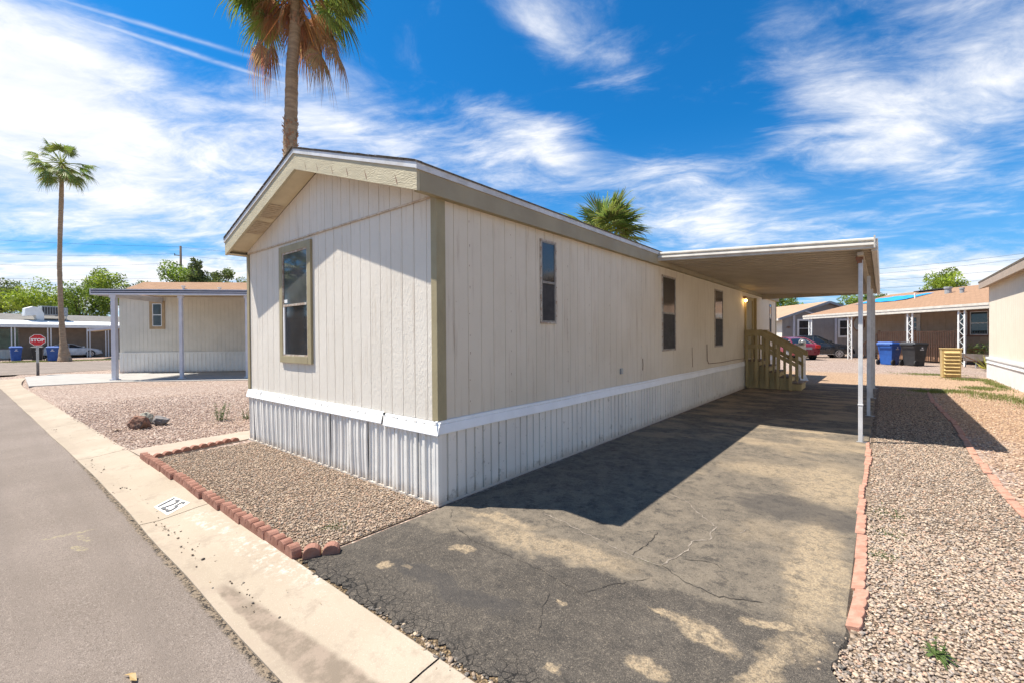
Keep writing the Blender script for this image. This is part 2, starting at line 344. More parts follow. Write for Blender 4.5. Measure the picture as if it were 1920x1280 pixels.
# ------------------------------------------------------------------ the ground, roads, kerb, beds
def gravel_mat(name, stops, scale, bump=.8, dist=.012, big=None, rough=.95):
    m, g, b = newmat(name); P = pos(g)
    w = g.v('ADD', P, g.v('SCALE', g.noise(P, scale * .8, 2, .5, 0, True), sc=.6 / scale))
    c = g.n('ShaderNodeTexVoronoi'); g._set(c.inputs['Vector'], w); c.inputs['Scale'].default_value = scale
    cs = g.sep(c.outputs['Color'])
    col = g.ramp(cs[0], stops)
    col = g.mix(g.mr(g.noise(P, 1.1, 5, .6), .35, .7, 0, .35), col, stops[len(stops) // 2][1])
    if big: col = big(g, P, col)
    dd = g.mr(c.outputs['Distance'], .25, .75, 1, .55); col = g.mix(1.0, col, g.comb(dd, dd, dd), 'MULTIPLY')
    g._set(b.inputs['Base Color'], col); b.inputs['Roughness'].default_value = rough; b.inputs['Specular IOR Level'].default_value = .12
    bumpto(g, b, g.m('ADD', g.mr(c.outputs['Distance'], 0, .8, 1, 0, False), g.m('MULTIPLY', cs[1], .6)), bump, dist); return m
PINK = [(0, (.19, .13, .105)), (.25, (.33, .23, .185)), (.5, (.43, .32, .255)), (.75, (.52, .41, .335)), (1, (.60, .50, .42))]
BED = [(0, (.05, .04, .032)), (.2, (.12, .088, .065)), (.45, (.23, .165, .115)), (.7, (.33, .24, .17)), (1, (.42, .34, .26))]
def ell(g, P, cx, cy, rx, ry, rot=0.0, soft=.35):
    soft = max(soft, .45)
    x, y, z = g.sep(P); c, s = math.cos(rot), math.sin(rot)
    dx = g.m('SUBTRACT', x, cx); dy = g.m('SUBTRACT', y, cy)
    u = g.m('DIVIDE', g.m('ADD', g.m('MULTIPLY', dx, c), g.m('MULTIPLY', dy, s)), rx)
    v = g.m('DIVIDE', g.m('SUBTRACT', g.m('MULTIPLY', dy, c), g.m('MULTIPLY', dx, s)), ry)
    r = g.m('ADD', g.m('MULTIPLY', u, u), g.m('MULTIPLY', v, v))
    return g.mr(r, 1 + soft, 1 - soft, 0, 1)
def warp(g, P, sc, amt, det=5):
    return g.v('ADD', P, g.v('SCALE', g.v('SUBTRACT', g.noise(P, sc, det, .65, 0, True), (.5, .5, .5)), sc=amt))
def yard_big(g, P, col):
    Pw = warp(g, P, .5, 3.0)
    o = g.m('MAXIMUM', ell(g, Pw, 3.5, 19.5, 5.5, 3.2, 0, .6), ell(g, Pw, 6.2, 9.0, 1.6, 12, 0, .5))
    c2 = g.mix(g.mr(g.noise(P, 30, 3), .3, .7), (.42, .25, .13), (.56, .37, .21))
    col = g.mix(g.m('MULTIPLY', o, .62), col, c2)
    return g.mix(g.mr(g.noise(P, .35, 4), .5, .75, 0, .35), col, (.45, .31, .21))
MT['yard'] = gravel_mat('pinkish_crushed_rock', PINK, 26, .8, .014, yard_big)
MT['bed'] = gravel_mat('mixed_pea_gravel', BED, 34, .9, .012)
def asphalt(name, c, c2, speck, s1=.6):
    m, g, b = newmat(name); P = pos(g)
    col = g.mix(g.mr(g.noise(P, s1, 6, .6), .35, .68), c, c2)
    sp = g.noise(P, 170, 2, .6); col = g.mix(g.mr(sp, .55, .72), col, speck); col = g.mix(g.mr(sp, .43, .30), col, tuple(q * .45 for q in c))
    sp2 = g.noise(P, 48, 4, .8); col = g.mix(g.mr(sp2, .56, .70, 0, .7), col, speck); col = g.mix(g.mr(sp2, .44, .32, 0, .6), col, tuple(q * .5 for q in c))
    bumpto(g, b, g.m('ADD', sp, g.m('MULTIPLY', sp2, 1.2)), .9, .008)
    b.inputs['Roughness'].default_value = .93; b.inputs['Specular IOR Level'].default_value = .2
    return m, g, b, P, col
m, g, b, P, col = asphalt('street_asphalt', (.205, .165, .135), (.25, .203, .17), (.38, .32, .27)); 
ys = g.sep(P); tyre = g.mr(g.noise(g.comb(g.m('MULTIPLY', ys[0], .12), g.m('MULTIPLY', ys[1], 2.2), 0), 1.3, 4), .45, .7, 0, .3)
col = g.mix(tyre, col, (.165, .135, .112))
Pw = warp(g, P, 14, .05)
eg = g.m('MULTIPLY', g.mr(g.m('ADD', ys[1], g.m('MULTIPLY', g.noise(P, 9, 6, .8), .09)), -2.06, -2.025), g.m('MULTIPLY', g.mr(ys[1], -2.2, -2.1), g.mr(ys[0], -8, -4))); col = g.mix(eg, col, g.mix(g.mr(g.noise(P, 40, 4, .8), .42, .56), (.03, .026, .022), (.26, .20, .14)))
yel = g.m('MAXIMUM', ell(g, Pw, -2.17, -2.5, .035, .17, -.15), g.m('MAXIMUM', ell(g, Pw, -1.95, -2.42, .13, .03, .2), ell(g, Pw, -1.72, -2.48, .1, .035, .3)))
yel = g.m('MULTIPLY', yel, g.mr(g.noise(P, 45, 3), .42, .6, 0, .5)); col = g.mix(yel, col, (.42, .36, .2))
g._set(b.inputs['Base Color'], col); MT['street'] = m
m, g, b, P, col = asphalt('worn_driveway_asphalt', (.066, .057, .048), (.098, .084, .069), (.24, .20, .155), 1.1)
Pw = warp(g, P, 2.6, .55, 6); Ps = warp(g, P, 7, .20, 6)
yx, yy, yz = g.sep(Pw)
# older, greyer tarmac behind the patch line that runs across the drive
edge = g.mr(g.m('SUBTRACT', yy, g.m('MULTIPLY_ADD', yx, .17, -.52)), -.02, .06)
old = g.mix(g.mr(g.noise(P, 5, 5, .7), .38, .62), (.155, .13, .10), (.225, .185, .137)); col = g.mix(g.m('MULTIPLY', edge, .8), col, old)
mo = g.noise(P, 7, 7, .78); col = g.mix(g.mr(mo, .54, .70, 0, .45), col, (.20, .165, .125)); col = g.mix(g.mr(mo, .49, .36, 0, .7), col, (.055, .049, .043))
mo2 = g.noise(P, 22, 5, .8); col = g.mix(g.mr(mo2, .56, .70, 0, .5), col, (.24, .20, .155)); col = g.mix(g.mr(mo2, .46, .33, 0, .6), col, (.045, .04, .036))
ag_ = g.noise(P, 95, 3, .8); col = g.mix(g.mr(ag_, .56, .68, 0, .55), col, (.34, .28, .21)); col = g.mix(g.mr(ag_, .44, .33, 0, .6), col, (.03, .027, .024))
sand = None
for cx, cy, rx, ry, rot, w in ((3.12, 1.0, .22, .95, .08, 1), (3.05, 3.2, .38, .8, 0, .95), (2.45, 3.4, .6, .35, .3, .75), (2.7, 1.35, .3, .2, 1.2, .4), (1.35, -.05, .75, .17, .1, .8), (.75, .12, .38, .09, .2, .9), (3.02, -.62, .10, .5, -.1, .95), (1.6, 2.6, .3, .12, 1, .3), (2.9, 5.4, .4, .5, 0, .6), (3.2, .05, .1, .35, 0, .8)):
    e = g.m('MULTIPLY', ell(g, Pw, cx, cy, rx, ry, rot, .8), w); sand = e if sand is None else g.m('MAXIMUM', sand, e)
for cx, cy, rx, ry, rot in ((2.72, -.38, .20, .085, -.35), (2.58, -.83, .11, .07, 0), (.90, -.52, .09, .05, .3), (.62, -1.07, .07, .05, 0), (.76, -.98, .05, .035, 0), (2.5, -.33, .12, .03, .2), (3.0, -.05, .16, .05, .4), (1.92, -.62, .03, .03, 0), (2.2, -1.15, .05, .04, 0)):
    sand = g.m('MAXIMUM', sand, ell(g, Ps, cx, cy, rx, ry, rot, .25))
brk = g.m('MULTIPLY', g.mr(g.noise(P, 16, 6, .75), .34, .56), g.mr(g.noise(P, 75, 3, .7), .36, .56, .35, 1))
sand = g.m('MULTIPLY', sand, g.m('MULTIPLY_ADD', brk, .85, .12))
# wind-blown dust in streaks under the carport
und = g.m('MULTIPLY', g.mr(yy, 2.5, 6), g.mr(g.noise(g.comb(g.m('MULTIPLY', yx, .55), g.m('MULTIPLY', yy, 1.1), 0), 1.6, 6, .6), .44, .64, 0, .75)); sand = g.m('MAXIMUM', sand, und)
dust = g.mix(g.mr(g.noise(P, 70, 3), .3, .7), (.34, .255, .16), (.44, .34, .22)); col = g.mix(sand, col, dust)
dk = g.m('MAXIMUM', ell(g, Pw, 2.75, 2.1, .45, .33, 0, .5), ell(g, Pw, 1.2, -.95, .55, .1, .1, .5)); dk = g.m('MULTIPLY', g.m('MAXIMUM', dk, ell(g, Pw, 3.2, 2.0, .2, .2, 0, .5)), .55); col = g.mix(dk, col, (.06, .055, .052))
cr = g.vor(warp(g, P, 3, .25), .9, 'DISTANCE_TO_EDGE'); ck = g.m('MULTIPLY', g.mr(cr, .012, .004), g.mr(g.noise(P, .9, 2), .48, .6)); col = g.mix(g.m('MULTIPLY', ck, .12), col, (.03, .026, .022))
# crazed edge next to the kerb
cr2 = g.vor(warp(g, P, 12, .04), 17, 'DISTANCE_TO_EDGE'); ed = g.mr(yy, -1.05, -1.45); col = g.mix(g.m('MULTIPLY', g.mr(cr2, .06, .02), ed), col, (.015, .014, .013))
g._set(b.inputs['Base Color'], col); MT['drive'] = m
MT['filler'] = pm('crack_filler', (.30, .25, .195), (.17, .14, .11), 26, .9)
MT['crackdark'] = pm('open_crack', (.028, .024, .02), (.05, .04, .03), 20, .95)
m, g, b = newmat('kerb_concrete'); P = pos(g)
col = g.mix(g.mr(g.noise(P, .8, 6, .6), .35, .68), (.335, .275, .205), (.41, .34, .26))
sp = g.noise(P, 150, 2); col = g.mix(g.mr(sp, .6, .72, 0, .5), col, (.56, .47, .38)); col = g.mix(g.mr(sp, .40, .30, 0, .6), col, (.36, .27, .2))
Pw = warp(g, P, 5, .22, 6)
lime = g.m('MAXIMUM', ell(g, Pw, -1.35, -1.62, .55, .10, .05, .6), g.m('MAXIMUM', ell(g, Pw, -.35, -1.58, .7, .12, .02, .6), ell(g, Pw, .25, -1.52, .35, .06, 0, .5)))
lime = g.m('MULTIPLY', lime, g.mr(g.noise(P, 11, 7, .8), .48, .66)); col = g.mix(g.m('MULTIPLY', lime, .62), col, (.62, .57, .51))
yx, yy, yz = g.sep(warp(g, P, 7, .07, 5))
wet = g.m('MULTIPLY', g.mr(yx, -.2, -.02), g.m('MULTIPLY', g.mr(yy, g.m('MULTIPLY_ADD', yx, .09, -1.86), g.m('MULTIPLY_ADD', yx, .09, -1.90)), g.mr(yy, -1.985, -1.955)))
col = g.mix(g.m('MULTIPLY', wet, .8), col, g.mix(g.mr(g.noise(P, 9, 5, .7), .4, .62), (.15, .115, .085), (.25, .19, .145)))
col = g.mix(g.mr(g.noise(P, 3.2, 7, .8), .48, .66, 0, .6), col, (.25, .20, .15))
for jx in (8.0, 4.9, 1.68, -1.91, -5.6, -9.4): pass
gut = g.m('MULTIPLY', g.mr(yy, -1.86, -2.0), g.mr(g.noise(P, 4, 5, .7), .4, .65, 0, .4)); col = g.mix(gut, col, (.33, .26, .2))
g._set(b.inputs['Base Color'], col); b.inputs['Roughness'].default_value = .9; b.inputs['Specular IOR Level'].default_value = .2; bumpto(g, b, sp, .4, .003)
MT['kerb'] = m
MT['path'] = pm('path_concrete', (.40, .32, .25), (.35, .28, .215), 3, .9, .3, 140, spec=.2)
MT['paledrive'] = pm('pale_concrete_drive', (.38, .36, .33), (.33, .31, .285), 2, .9, .2, 120, spec=.2)

# yard sheet reaches the horizon; it drops 5 cm towards the street
rows = []
XS = [-600, -200, -100, -60, -40, -26, -15, -8, -3, 0, 4, 8, 15, 40, 100, 300, 600]
for y, z in ((-400, -.09), (-60, -.09), (-9, -.09), (-2.6, -.09), (-1.75, -.07), (-1.55, -.006), (3, -.004), (8, -.004), (20, -.004), (60, -.004), (150, -.004), (700, -.004)):
    rows.append([(x, y, z) for x in XS])
tag(MB().sheet(rows).build('ground', 'yard', fix=False), kind='structure')
rs = []
for y, z in ((-9.5, -.03), (-6, .0), (-4, -.012), (-2.5, -.034), (None, -.040)):
    r = []
    for i in range(480):
        x = 8 - i * .05 if i < 300 else -7 - (i - 300) * .25
        e = -2.02 + .004 * math.sin(x * 7.3) + .005 * math.sin(x * 2.9 + 1) + .012 * (R8.random() - .5) - max(0, -x - 4) * .021
        r.append((x, e if y is None else y, z))
    rs.append(r)
tag(MB().sheet(rs).build('road', 'street', smooth=True), kind='structure')
MB_ = MB().add([(-30.3, -2.3, .006), (-30.0, -.92, .006), (-31.1, 2.3, .006), (-33.5, 9, .006), (-36, 16, .006), (-41, 14, .006), (-43.2, 4.05, .006), (-47.0, .95, .006), (-50, -1.9, .006), (-60, -9, .006), (-40, -9, .006)], [tuple(range(11))])
tag(MB_.build('side_street', 'street'), kind='structure')
# rolled kerb in cast lengths
kb = MB(); jts = [8.0, 4.9, 1.68, -1.91, -5.6, -9.4, -12.8, -16.3, -20, -23.5, -27]
def kf(x):
    o = max(0, -x - 4) * .021
    return -2.045 - o + .006 * math.sin(x * 9) * math.sin(x * 23), -1.455 - max(0, -x - 3.5) * .024 - (max(0, -x - 20) ** 2) * -.012
for a, c in zip(jts[:-1], jts[1:]):
    n = max(2, int((a - c) / .35)); rr = []
    for t, z in ((0, -.06), (.0, -.028), (.25, -.034), (.5, -.018), (.8, .004), (.985, .012), (1, .006), (1, -.06)):
        r = []
        for i in range(n + 1):
            x = (a - .006) + (c + .006 - a + .006) * i / n; f0, f1 = kf(x); r.append((x, f0 + (f1 - f0) * t, z))
        rr.append(r)
    kb.sheet(rr)
tag(kb.build('kerb', 'kerb'), kind='structure')
pa = MB(); pa.add([(-5.5, -1.5, .012), (-4.56, -1.455, .012), (-4.9, .05, .012), (-5.65, .30, .012), (-5.5, -1.5, -.03), (-4.56, -1.455, -.03), (-4.9, .05, -.03), (-5.65, .30, -.03)], [(0, 1, 2, 3), (0, 4, 5, 1), (1, 5, 6, 2), (2, 6, 7, 3), (3, 7, 4, 0)])
tag(pa.build('path', 'path'), kind='structure')
pd = MB(); PD = [(-21.1, -1.72), (-20.6, .75), (-17.0, 4.4), (-13.5, 8.0), (-17.8, 11.5), (-22.0, 6.3), (-26.4, 1.8), (-28.6, -.3), (-27.5, -1.5)]
pd.prism(PD, -.03, .02); tag(pd.build('neighbouring_driveway', 'paledrive'), kind='structure')
# left planting bed of gravel beside the house (pea gravel base sheet)
bd = MB(); bd.sheet([[(x, y, .004) for x in np.linspace(-4.62, .03, 30)] for y in np.linspace(-1.42, 0.06, 10)])
tag(bd.build('front_gravel_bed', 'bed', smooth=True), kind='structure')
bd = MB(); bd.sheet([[(x, y, .004) for x in np.linspace(3.36, 4.52, 8)] for y in np.linspace(-3.0, 16.2, 80)])
bd.add([(4.52, -3, .003), (7.5, -3, .003), (7.5, 3.4, .003), (4.52, 3.4, .003)], [(0, 1, 2, 3)])
tag(bd.build('side_gravel_bed', 'bed', smooth=True), kind='structure')
# driveway with a ragged broken edge at the kerb
dv = MB(); R8b = random.Random(5)
near = []
n = 150
for i in range(n + 1):
    x = .03 + (3.40 - .03) * i / n
    y = -1.452 + .012 * math.sin(x * 2.1) + R8b.uniform(-.018, .018) + .03 * math.sin(x * 13) * R8b.random() + (.06 * min(1, max(0, x - 1.1) * 2)) + (.12 * max(0, x - 2.4))
    near.append((x, y))
rows = [[(x, y, -.02) for x, y in near], [(x, y + .004, .014 + R8b.uniform(-.004, .004)) for x, y in near]]
eb = random.Random(77)
for t in [.04, .12] + [.21 + .06 * q for q in range(28)] + [2.2, 3, 6, 10, 14.2, 17.5]:
    jr = eb.uniform(-.075, .02) if t < 1.75 else 0; jl = eb.uniform(-.02, .02) if t < 1.5 else 0
    rows.append([(x + jr * max(0, (i - n + 6) / 6) + jl * max(0, (5 - i) / 5), -1.43 + t if t > .2 else y + t, (.018 - (.012 if t > 15 else 0)) if 2 < i < n - 2 else -.012) for i, (x, y) in enumerate(near)])
dv.sheet(rows, 0)
def ribbon(mb, pts, w, mi, z=.0215, jag=.03, seed=1):
    rr = random.Random(seed); P2 = []
    for a, c in zip(pts[:-1], pts[1:]):
        k = max(2, int(math.dist(a, c) / .035))
        for i in range(k):
            t = i / k; P2.append((a[0] + (c[0] - a[0]) * t + rr.uniform(-jag, jag) * .35, a[1] + (c[1] - a[1]) * t + rr.uniform(-jag, jag) * .35))
    P2.append(pts[-1]); L = []; Rr = []
    for i, p in enumerate(P2):
        q = P2[min(i + 1, len(P2) - 1)]; o = P2[max(0, i - 1)]; d = Vector((q[0] - o[0], q[1] - o[1], 0)).normalized(); nn = Vector((-d.y, d.x, 0))
        ww = w * rr.uniform(.25, 1.3) * (0.15 if i in (0, len(P2) - 1) else 1); L.append((p[0] + nn.x * ww, p[1] + nn.y * ww, z)); Rr.append((p[0] - nn.x * ww, p[1] - nn.y * ww, z))
    mb.sheet([L, Rr], mi)
ribbon(dv, [(.98, .47), (1.25, .42), (1.54, .33), (1.8, .26), (1.99, .21), (2.24, .21)], .006, 1, seed=2)
ribbon(dv, [(2.24, .21), (2.27, .39), (2.31, .58), (2.28, .75), (2.40, .88), (2.36, 1.0), (2.36, 1.17), (2.1, 1.45), (1.93, 1.67), (1.55, 1.80)], .007, 1, seed=3)
ribbon(dv, [(2.36, .99), (2.55, 1.15), (2.6, 1.35)], .003, 1, seed=4)
ribbon(dv, [(2.24, .21), (2.45, .10), (2.68, .06), (2.95, .17)], .0045, 2, seed=5)
ribbon(dv, [(2.0, .21), (2.02, .48), (2.0, .75)], .0035, 2, seed=6)
ribbon(dv, [(2.33, .42), (2.52, .5), (2.63, .43)], .003, 2, seed=7)
ribbon(dv, [(.55, -.28), (.9, -.38), (1.3, -.39), (1.58, -.40), (1.97, -.47), (2.08, -.24), (2.24, .0)], .0025, 2, seed=8)
ribbon(dv, [(2.0, -1.0), (1.85, -.75), (1.8, -.6)], .0025, 2, seed=9)
ribbon(dv, [(.2, .0), (.35, -.16), (.34, -.3)], .002, 2, seed=10)
tag(dv.build('driveway', ['drive', 'filler', 'crackdark'], smooth=False, fix=False), kind='structure')
# strip of soil in the gap between tarmac and kerb
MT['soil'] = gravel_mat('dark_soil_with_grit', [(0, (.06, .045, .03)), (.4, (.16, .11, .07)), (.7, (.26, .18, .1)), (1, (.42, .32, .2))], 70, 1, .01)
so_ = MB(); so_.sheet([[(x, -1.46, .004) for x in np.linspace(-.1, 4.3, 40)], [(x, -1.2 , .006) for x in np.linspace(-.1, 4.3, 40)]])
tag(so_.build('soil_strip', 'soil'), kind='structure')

# ------------------------------------------------------------------ pebbles (real stones, one mass each)
PHI = (1 + 5 ** .5) / 2
ICO = np.array([(-1, PHI, 0), (1, PHI, 0), (-1, -PHI, 0), (1, -PHI, 0), (0, -1, PHI), (0, 1, PHI), (0, -1, -PHI), (0, 1, -PHI), (PHI, 0, -1), (PHI, 0, 1), (-PHI, 0, -1), (-PHI, 0, 1)]) / 1.902
ICF = np.array([(0, 11, 5), (0, 5, 1), (0, 1, 7), (0, 7, 10), (0, 10, 11), (1, 5, 9), (5, 11, 4), (11, 10, 2), (10, 7, 6), (7, 1, 8), (3, 9, 4), (3, 4, 2), (3, 2, 6), (3, 6, 8), (3, 8, 9), (4, 9, 5), (2, 4, 11), (6, 2, 10), (8, 6, 7), (9, 8, 1)])
m, g, b = newmat('stone_tones'); a = g.n('ShaderNodeVertexColor'); a.layer_name = 'Tone'
sp = g.noise(pos(g), 130, 2); g._set(b.inputs['Base Color'], g.mix(g.mr(sp, .35, .65, 0, .3), a.outputs[0], (.5, .42, .34))); b.inputs['Roughness'].default_value = .8; b.inputs['Specular IOR Level'].default_value = .25
MT['stones'] = m
PAL = np.array([(.50, .38, .28), (.60, .47, .36), (.42, .31, .23), (.33, .25, .20), (.20, .18, .17), (.26, .26, .27), (.52, .30, .21), (.72, .62, .50), (.46, .40, .34), (.64, .53, .42), (.13, .11, .10), (.56, .43, .35)])
PALP = np.array([(.58, .42, .34), (.66, .51, .42), (.50, .34, .27), (.40, .27, .22), (.72, .60, .51), (.62, .45, .33), (.30, .2, .17)])
PAL = PAL * .72 + PAL.mean(0) * .28
def stones(name, label, cat, xy, size, pal, z0=.006, flat=.55, bright=1.0, hill=0):
    n = len(xy); rg = np.random.default_rng(n)
    s = size[0] + (size[1] - size[0]) * rg.random(n) ** 2.0; sc = np.stack([s * rg.uniform(.75, 1.35, n), s * rg.uniform(.6, 1, n), s * rg.uniform(flat * .7, flat * 1.2, n)], 1)
    V = ICO[None] * (1 + rg.uniform(-.17, .17, (n, 12, 1))) * sc[:, None, :]
    t = rg.uniform(0, 2 * PI, n); tl = rg.uniform(-.5, .5, n); c, sn = np.cos(tl)[:, None], np.sin(tl)[:, None]
    y = V[..., 1] * c - V[..., 2] * sn; z = V[..., 1] * sn + V[..., 2] * c; x = V[..., 0]
    c, sn = np.cos(t)[:, None], np.sin(t)[:, None]
    V = np.stack([x * c - y * sn + xy[:, 0:1], x * sn + y * c + xy[:, 1:2], z + z0 + (s * .28)[:, None] + hill * rg.random((n, 1))], 2).reshape(-1, 3)
    F = (ICF[None] + (np.arange(n) * 12)[:, None, None]).reshape(-1, 3)
    col = pal[rg.integers(0, len(pal), n)] * rg.uniform(.75, 1.2, (n, 1)) * bright
    C = np.repeat(np.clip(col, 0, .9), 12, 0)
    return tag(npmesh(name, V, F, 'stones', C, True), label, cat, kind='stuff')
def inpoly(x0, x1, y0, y1, n, keep=None, seed=0):
    rg = np.random.default_rng(seed + 100); p = np.stack([rg.uniform(x0, x1, n), rg.uniform(y0, y1, n)], 1)
    return p[keep(p)] if keep is not None else p
A = inpoly(3.30, 4.52, -1.7, 2.2, 25000, lambda p: ((p[:, 0] > 3.40 + .05 * np.sin(p[:, 1] * 9) * (p[:, 1] < .2) - .05 * (p[:, 1] < .2)) & (p[:, 1] > -1.42)) , 1)
Bq = inpoly(3.40, 4.50, 2.2, 6.5, 14500, None, 2); Cq = inpoly(3.42, 4.50, 6.5, 16, 11000, None, 3); Dq = inpoly(4.52, 5.6, -.6, 3.4, 9000, None, 4)
stones('side_bed_pebbles', 'loose mixed tan and grey pebbles filling the bed along the driveway', 'gravel', np.vstack([A, Bq, Cq, Dq]), (.006, .0145), PAL * np.array([1.0, .93, .84]), bright=.80)
stones('front_bed_pebbles', 'small tan and grey pebbles in the bed before the gable end', 'gravel', inpoly(-4.55, .02, -1.40, -.03, 24000, lambda p: (p[:, 1] > -1.38) & (p[:, 0] < .02 - .0 * p[:, 1]), 5), (.0065, .0145), PAL * np.array([1.0, .9, .78]), bright=.72)
stones('left_yard_rock', 'pinkish crushed rock covering the yard beyond the concrete path', 'gravel', inpoly(-14, -4.9, -1.66, 4.6, 30000, lambda p: (np.random.default_rng(1).random(len(p)) > np.clip((p[:, 1] - .2) / 4.2, 0, 1)) & (np.random.default_rng(2).random(len(p)) > np.clip((-p[:, 0] - 9) / 5, 0, 1)) & (p[:, 0] < -5.55 - .09 * (p[:, 1] + 1.5)) & (p[:, 1] > -1.50 - np.maximum(0, -p[:, 0] - 3.5) * .024 * -1 * -1 + .0), 6), (.010, .020), PALP * np.array([1.0, .97, .94]), bright=.86)
stones('side_yard_rock', 'orange and pink crushed rock right of the far edging row', 'gravel', inpoly(4.6, 6.9, 3.4, 15, 13000, None, 7), (.009, .018), PALP * np.array([1.0, .92, .78]), bright=.82)
k = np.array([(random.gauss(x, .14), random.gauss(y, .05)) for x, y in ((-1.75, -1.93), (-1.5, -1.9), (-1.0, -1.88), (-.75, -1.85), (-5.2, -2.0), (-4.6, -1.97), (.1, -1.86), (-9, -2.05), (.25, -1.84), (-3.4, -1.95)) for _ in range(9)])
stones('gutter_debris', 'dark crumbs of dirt scattered along the concrete gutter', 'debris', k, (.005, .013), np.array([(.12, .08, .05), (.2, .14, .09), (.07, .06, .05)]), z0=-.028)
k = np.array([(random.uniform(.95, 3.3), random.gauss(-1.42, .018)) for _ in range(260)] + [(random.gauss(1.75, .08), random.gauss(-1.45, .02)) for _ in range(24)] + [(random.gauss(3.28, .1), random.uniform(-1.4, .1)) for _ in range(260)])
stones('broken_tarmac_crumbs', 'crumbled black tarmac and grit along the driveway edge', 'debris', k, (.006, .02), np.array([(.04, .038, .036), (.08, .07, .06), (.25, .18, .12), (.4, .3, .2)]), z0=.004)

k = np.array([(random.uniform(3.45, 5.2), random.uniform(-.8, 9)) for _ in range(170)] + [(random.uniform(-4.4, -.1), random.uniform(-1.3, -.1)) for _ in range(70)] + [(random.uniform(.1, 3.3), random.uniform(-1.1, 9)) for _ in range(120)] + [(random.uniform(-9, 1), random.uniform(-2.0, -1.5)) for _ in range(18)] + [(random.uniform(-8, 2), random.uniform(-5, -2.1)) for _ in range(22)])
stones('dry_litter', 'tiny dry leaf bits and twigs littering the beds, driveway and kerb', 'litter', k, (.004, .011), np.array([(.16, .11, .06), (.30, .20, .10), (.13, .09, .06), (.42, .33, .16)]), z0=.006, flat=.18)
# ------------------------------------------------------------------ the mobile home in front
WID, LEN, HS, HW = 4.88, 18.9, .84, 3.165
home = thing('mobile_home', 'long beige single-wide mobile home with olive trim and white corrugated skirting', 'mobile home')
def groove_wall(L, pitch, gw, gd, first):
    """list of (s, depth) along a grooved panel wall"""
    pts = [(0, 0)]; s = first
    while s < L - .05:
        pts += [(s - gw / 2, 0), (s - gw / 4, gd), (s + gw / 4, gd), (s + gw / 2, 0)]; s += pitch
    return pts + [(L, 0)]
# end wall below the seam (faces -Y)
pts = groove_wall(WID, .208, .010, .008, .16)
def endw(z0, z1f, yoff, name):
    mb = MB(); mb.sheet([[(-s, yoff + d, z0) for s, d in pts], [(-s, yoff + d, z1f(s)) for s, d in pts]])
    return mb.build(name, 'siding', home, fix=False)
endw(HS + .02, lambda s: 3.165, 0, 'end_wall')
endw(3.165, lambda s: 3.20 + (min(s, WID - s)) * .317, -.012, 'gable_wall')
mb = MB(); pt2 = groove_wall(LEN, .2085, .009, .007, .235)
mb.sheet([[(-d, s, HS + .02) for s, d in pt2], [(-d, s, 3.22) for s, d in pt2]]); mb.build('side_wall', 'siding_side', home, fix=False)
mb = MB(); mb.sheet([[(-WID, 0, HS), (-WID, LEN, HS)], [(-WID, 0, 3.2), (-WID, LEN, 3.2)]]); mb.build('rear_side_wall', 'siding_side', home)
mb = MB(); mb.prism([(0, HS), (-WID, HS), (-WID, 3.2), (-WID / 2, 4.0), (0, 3.2)], LEN - .02, LEN, 'y'); mb.build('far_end_wall', 'siding', home)
# trims
mb = MB(); mb.box(-.07, .016, -.02, -.001, HS + .03, 3.16); mb.box(.001, .02, -.0195, .10, HS + .032, 3.155); mb.build('corner_trim', 'olive', home, bevel=.003)
mb = MB(); mb.box(-WID - .02, -WID + .07, -.02, -.001, HS + .03, 3.16); mb.box(-WID - .02, -WID - .001, -.0195, .1, HS + .032, 3.155); mb.build('corner_trim', 'olive', home, bevel=.003)
mb = MB(); mb.box(-.02, .018, LEN - .1, LEN + .02, HS + .032, 3.155); mb.build('corner_trim', 'olive', home)
mb = MB(); mb.box(-WID + .07, -.07, -.024, -.013, 3.150, 3.168); mb.build('seam_moulding', 'seam', home)
for s in (0.16, .99, 1.83, 2.66, 3.5, 4.3):
    mb.box
# roof
OV, EX, EXL = .30, .09, .10     # gable overhang, eave overhang right / left
PX, PZ = -2.44, 4.20; EZ = 3.385; SL = (PZ - EZ) / (EX - PX)
def rz_(x): return PZ - abs(x - PX) * SL
XL = -WID - EXL
rf = MB()
for x0, x1 in ((PX, EX + .02), (XL - .02, PX)):
    n = 14; ys = [-OV - .03] + [LEN + .2]
    rf.add([(x0, -OV - .035, rz_(x0) + .022), (x1, -OV - .035, rz_(x1) + .022), (x1, LEN + .2, rz_(x1) + .022), (x0, LEN + .2, rz_(x0) + .022), (x0, -OV - .035, rz_(x0) + .004), (x1, -OV - .035, rz_(x1) + .004), (x1, LEN + .2, rz_(x1) + .004), (x0, LEN + .2, rz_(x0) + .004)],
           [(0, 1, 2, 3), (4, 7, 6, 5), (0, 4, 5, 1), (1, 5, 6, 2), (2, 6, 7, 3), (3, 7, 4, 0)])
roof = rf.build('roof', 'shingle', home, uv=((1, 0, -SL), (0, 1, 0)))
rs_ = random.Random(3); lap = MB()      # ragged shingle laps showing over the drip edge
for side in (0, 1):
    x = EX if side == 0 else XL
    for k in range(19):
        t0 = k / 19; xa = x + (PX - x) * t0; xb = x + (PX - x) * (t0 + 1 / 19.5); h = .010 + rs_.uniform(0, .008)
        lap.add([(xa, -OV - .045, rz_(xa) + .0225), (xb, -OV - .045, rz_(xb) + .0225), (xb, -OV + .06, rz_(xb) + h * .6 + .02), (xa, -OV + .06, rz_(xa) + h + .018), (xa, -OV - .045, rz_(xa) + h + .012), (xb, -OV - .045, rz_(xb) + .027)], [(0, 1, 5, 4), (4, 5, 2, 3)])
lap.build('shingle_lap', 'shingle', roof, uv=((1, 0, 0), (0, 1, 0)))
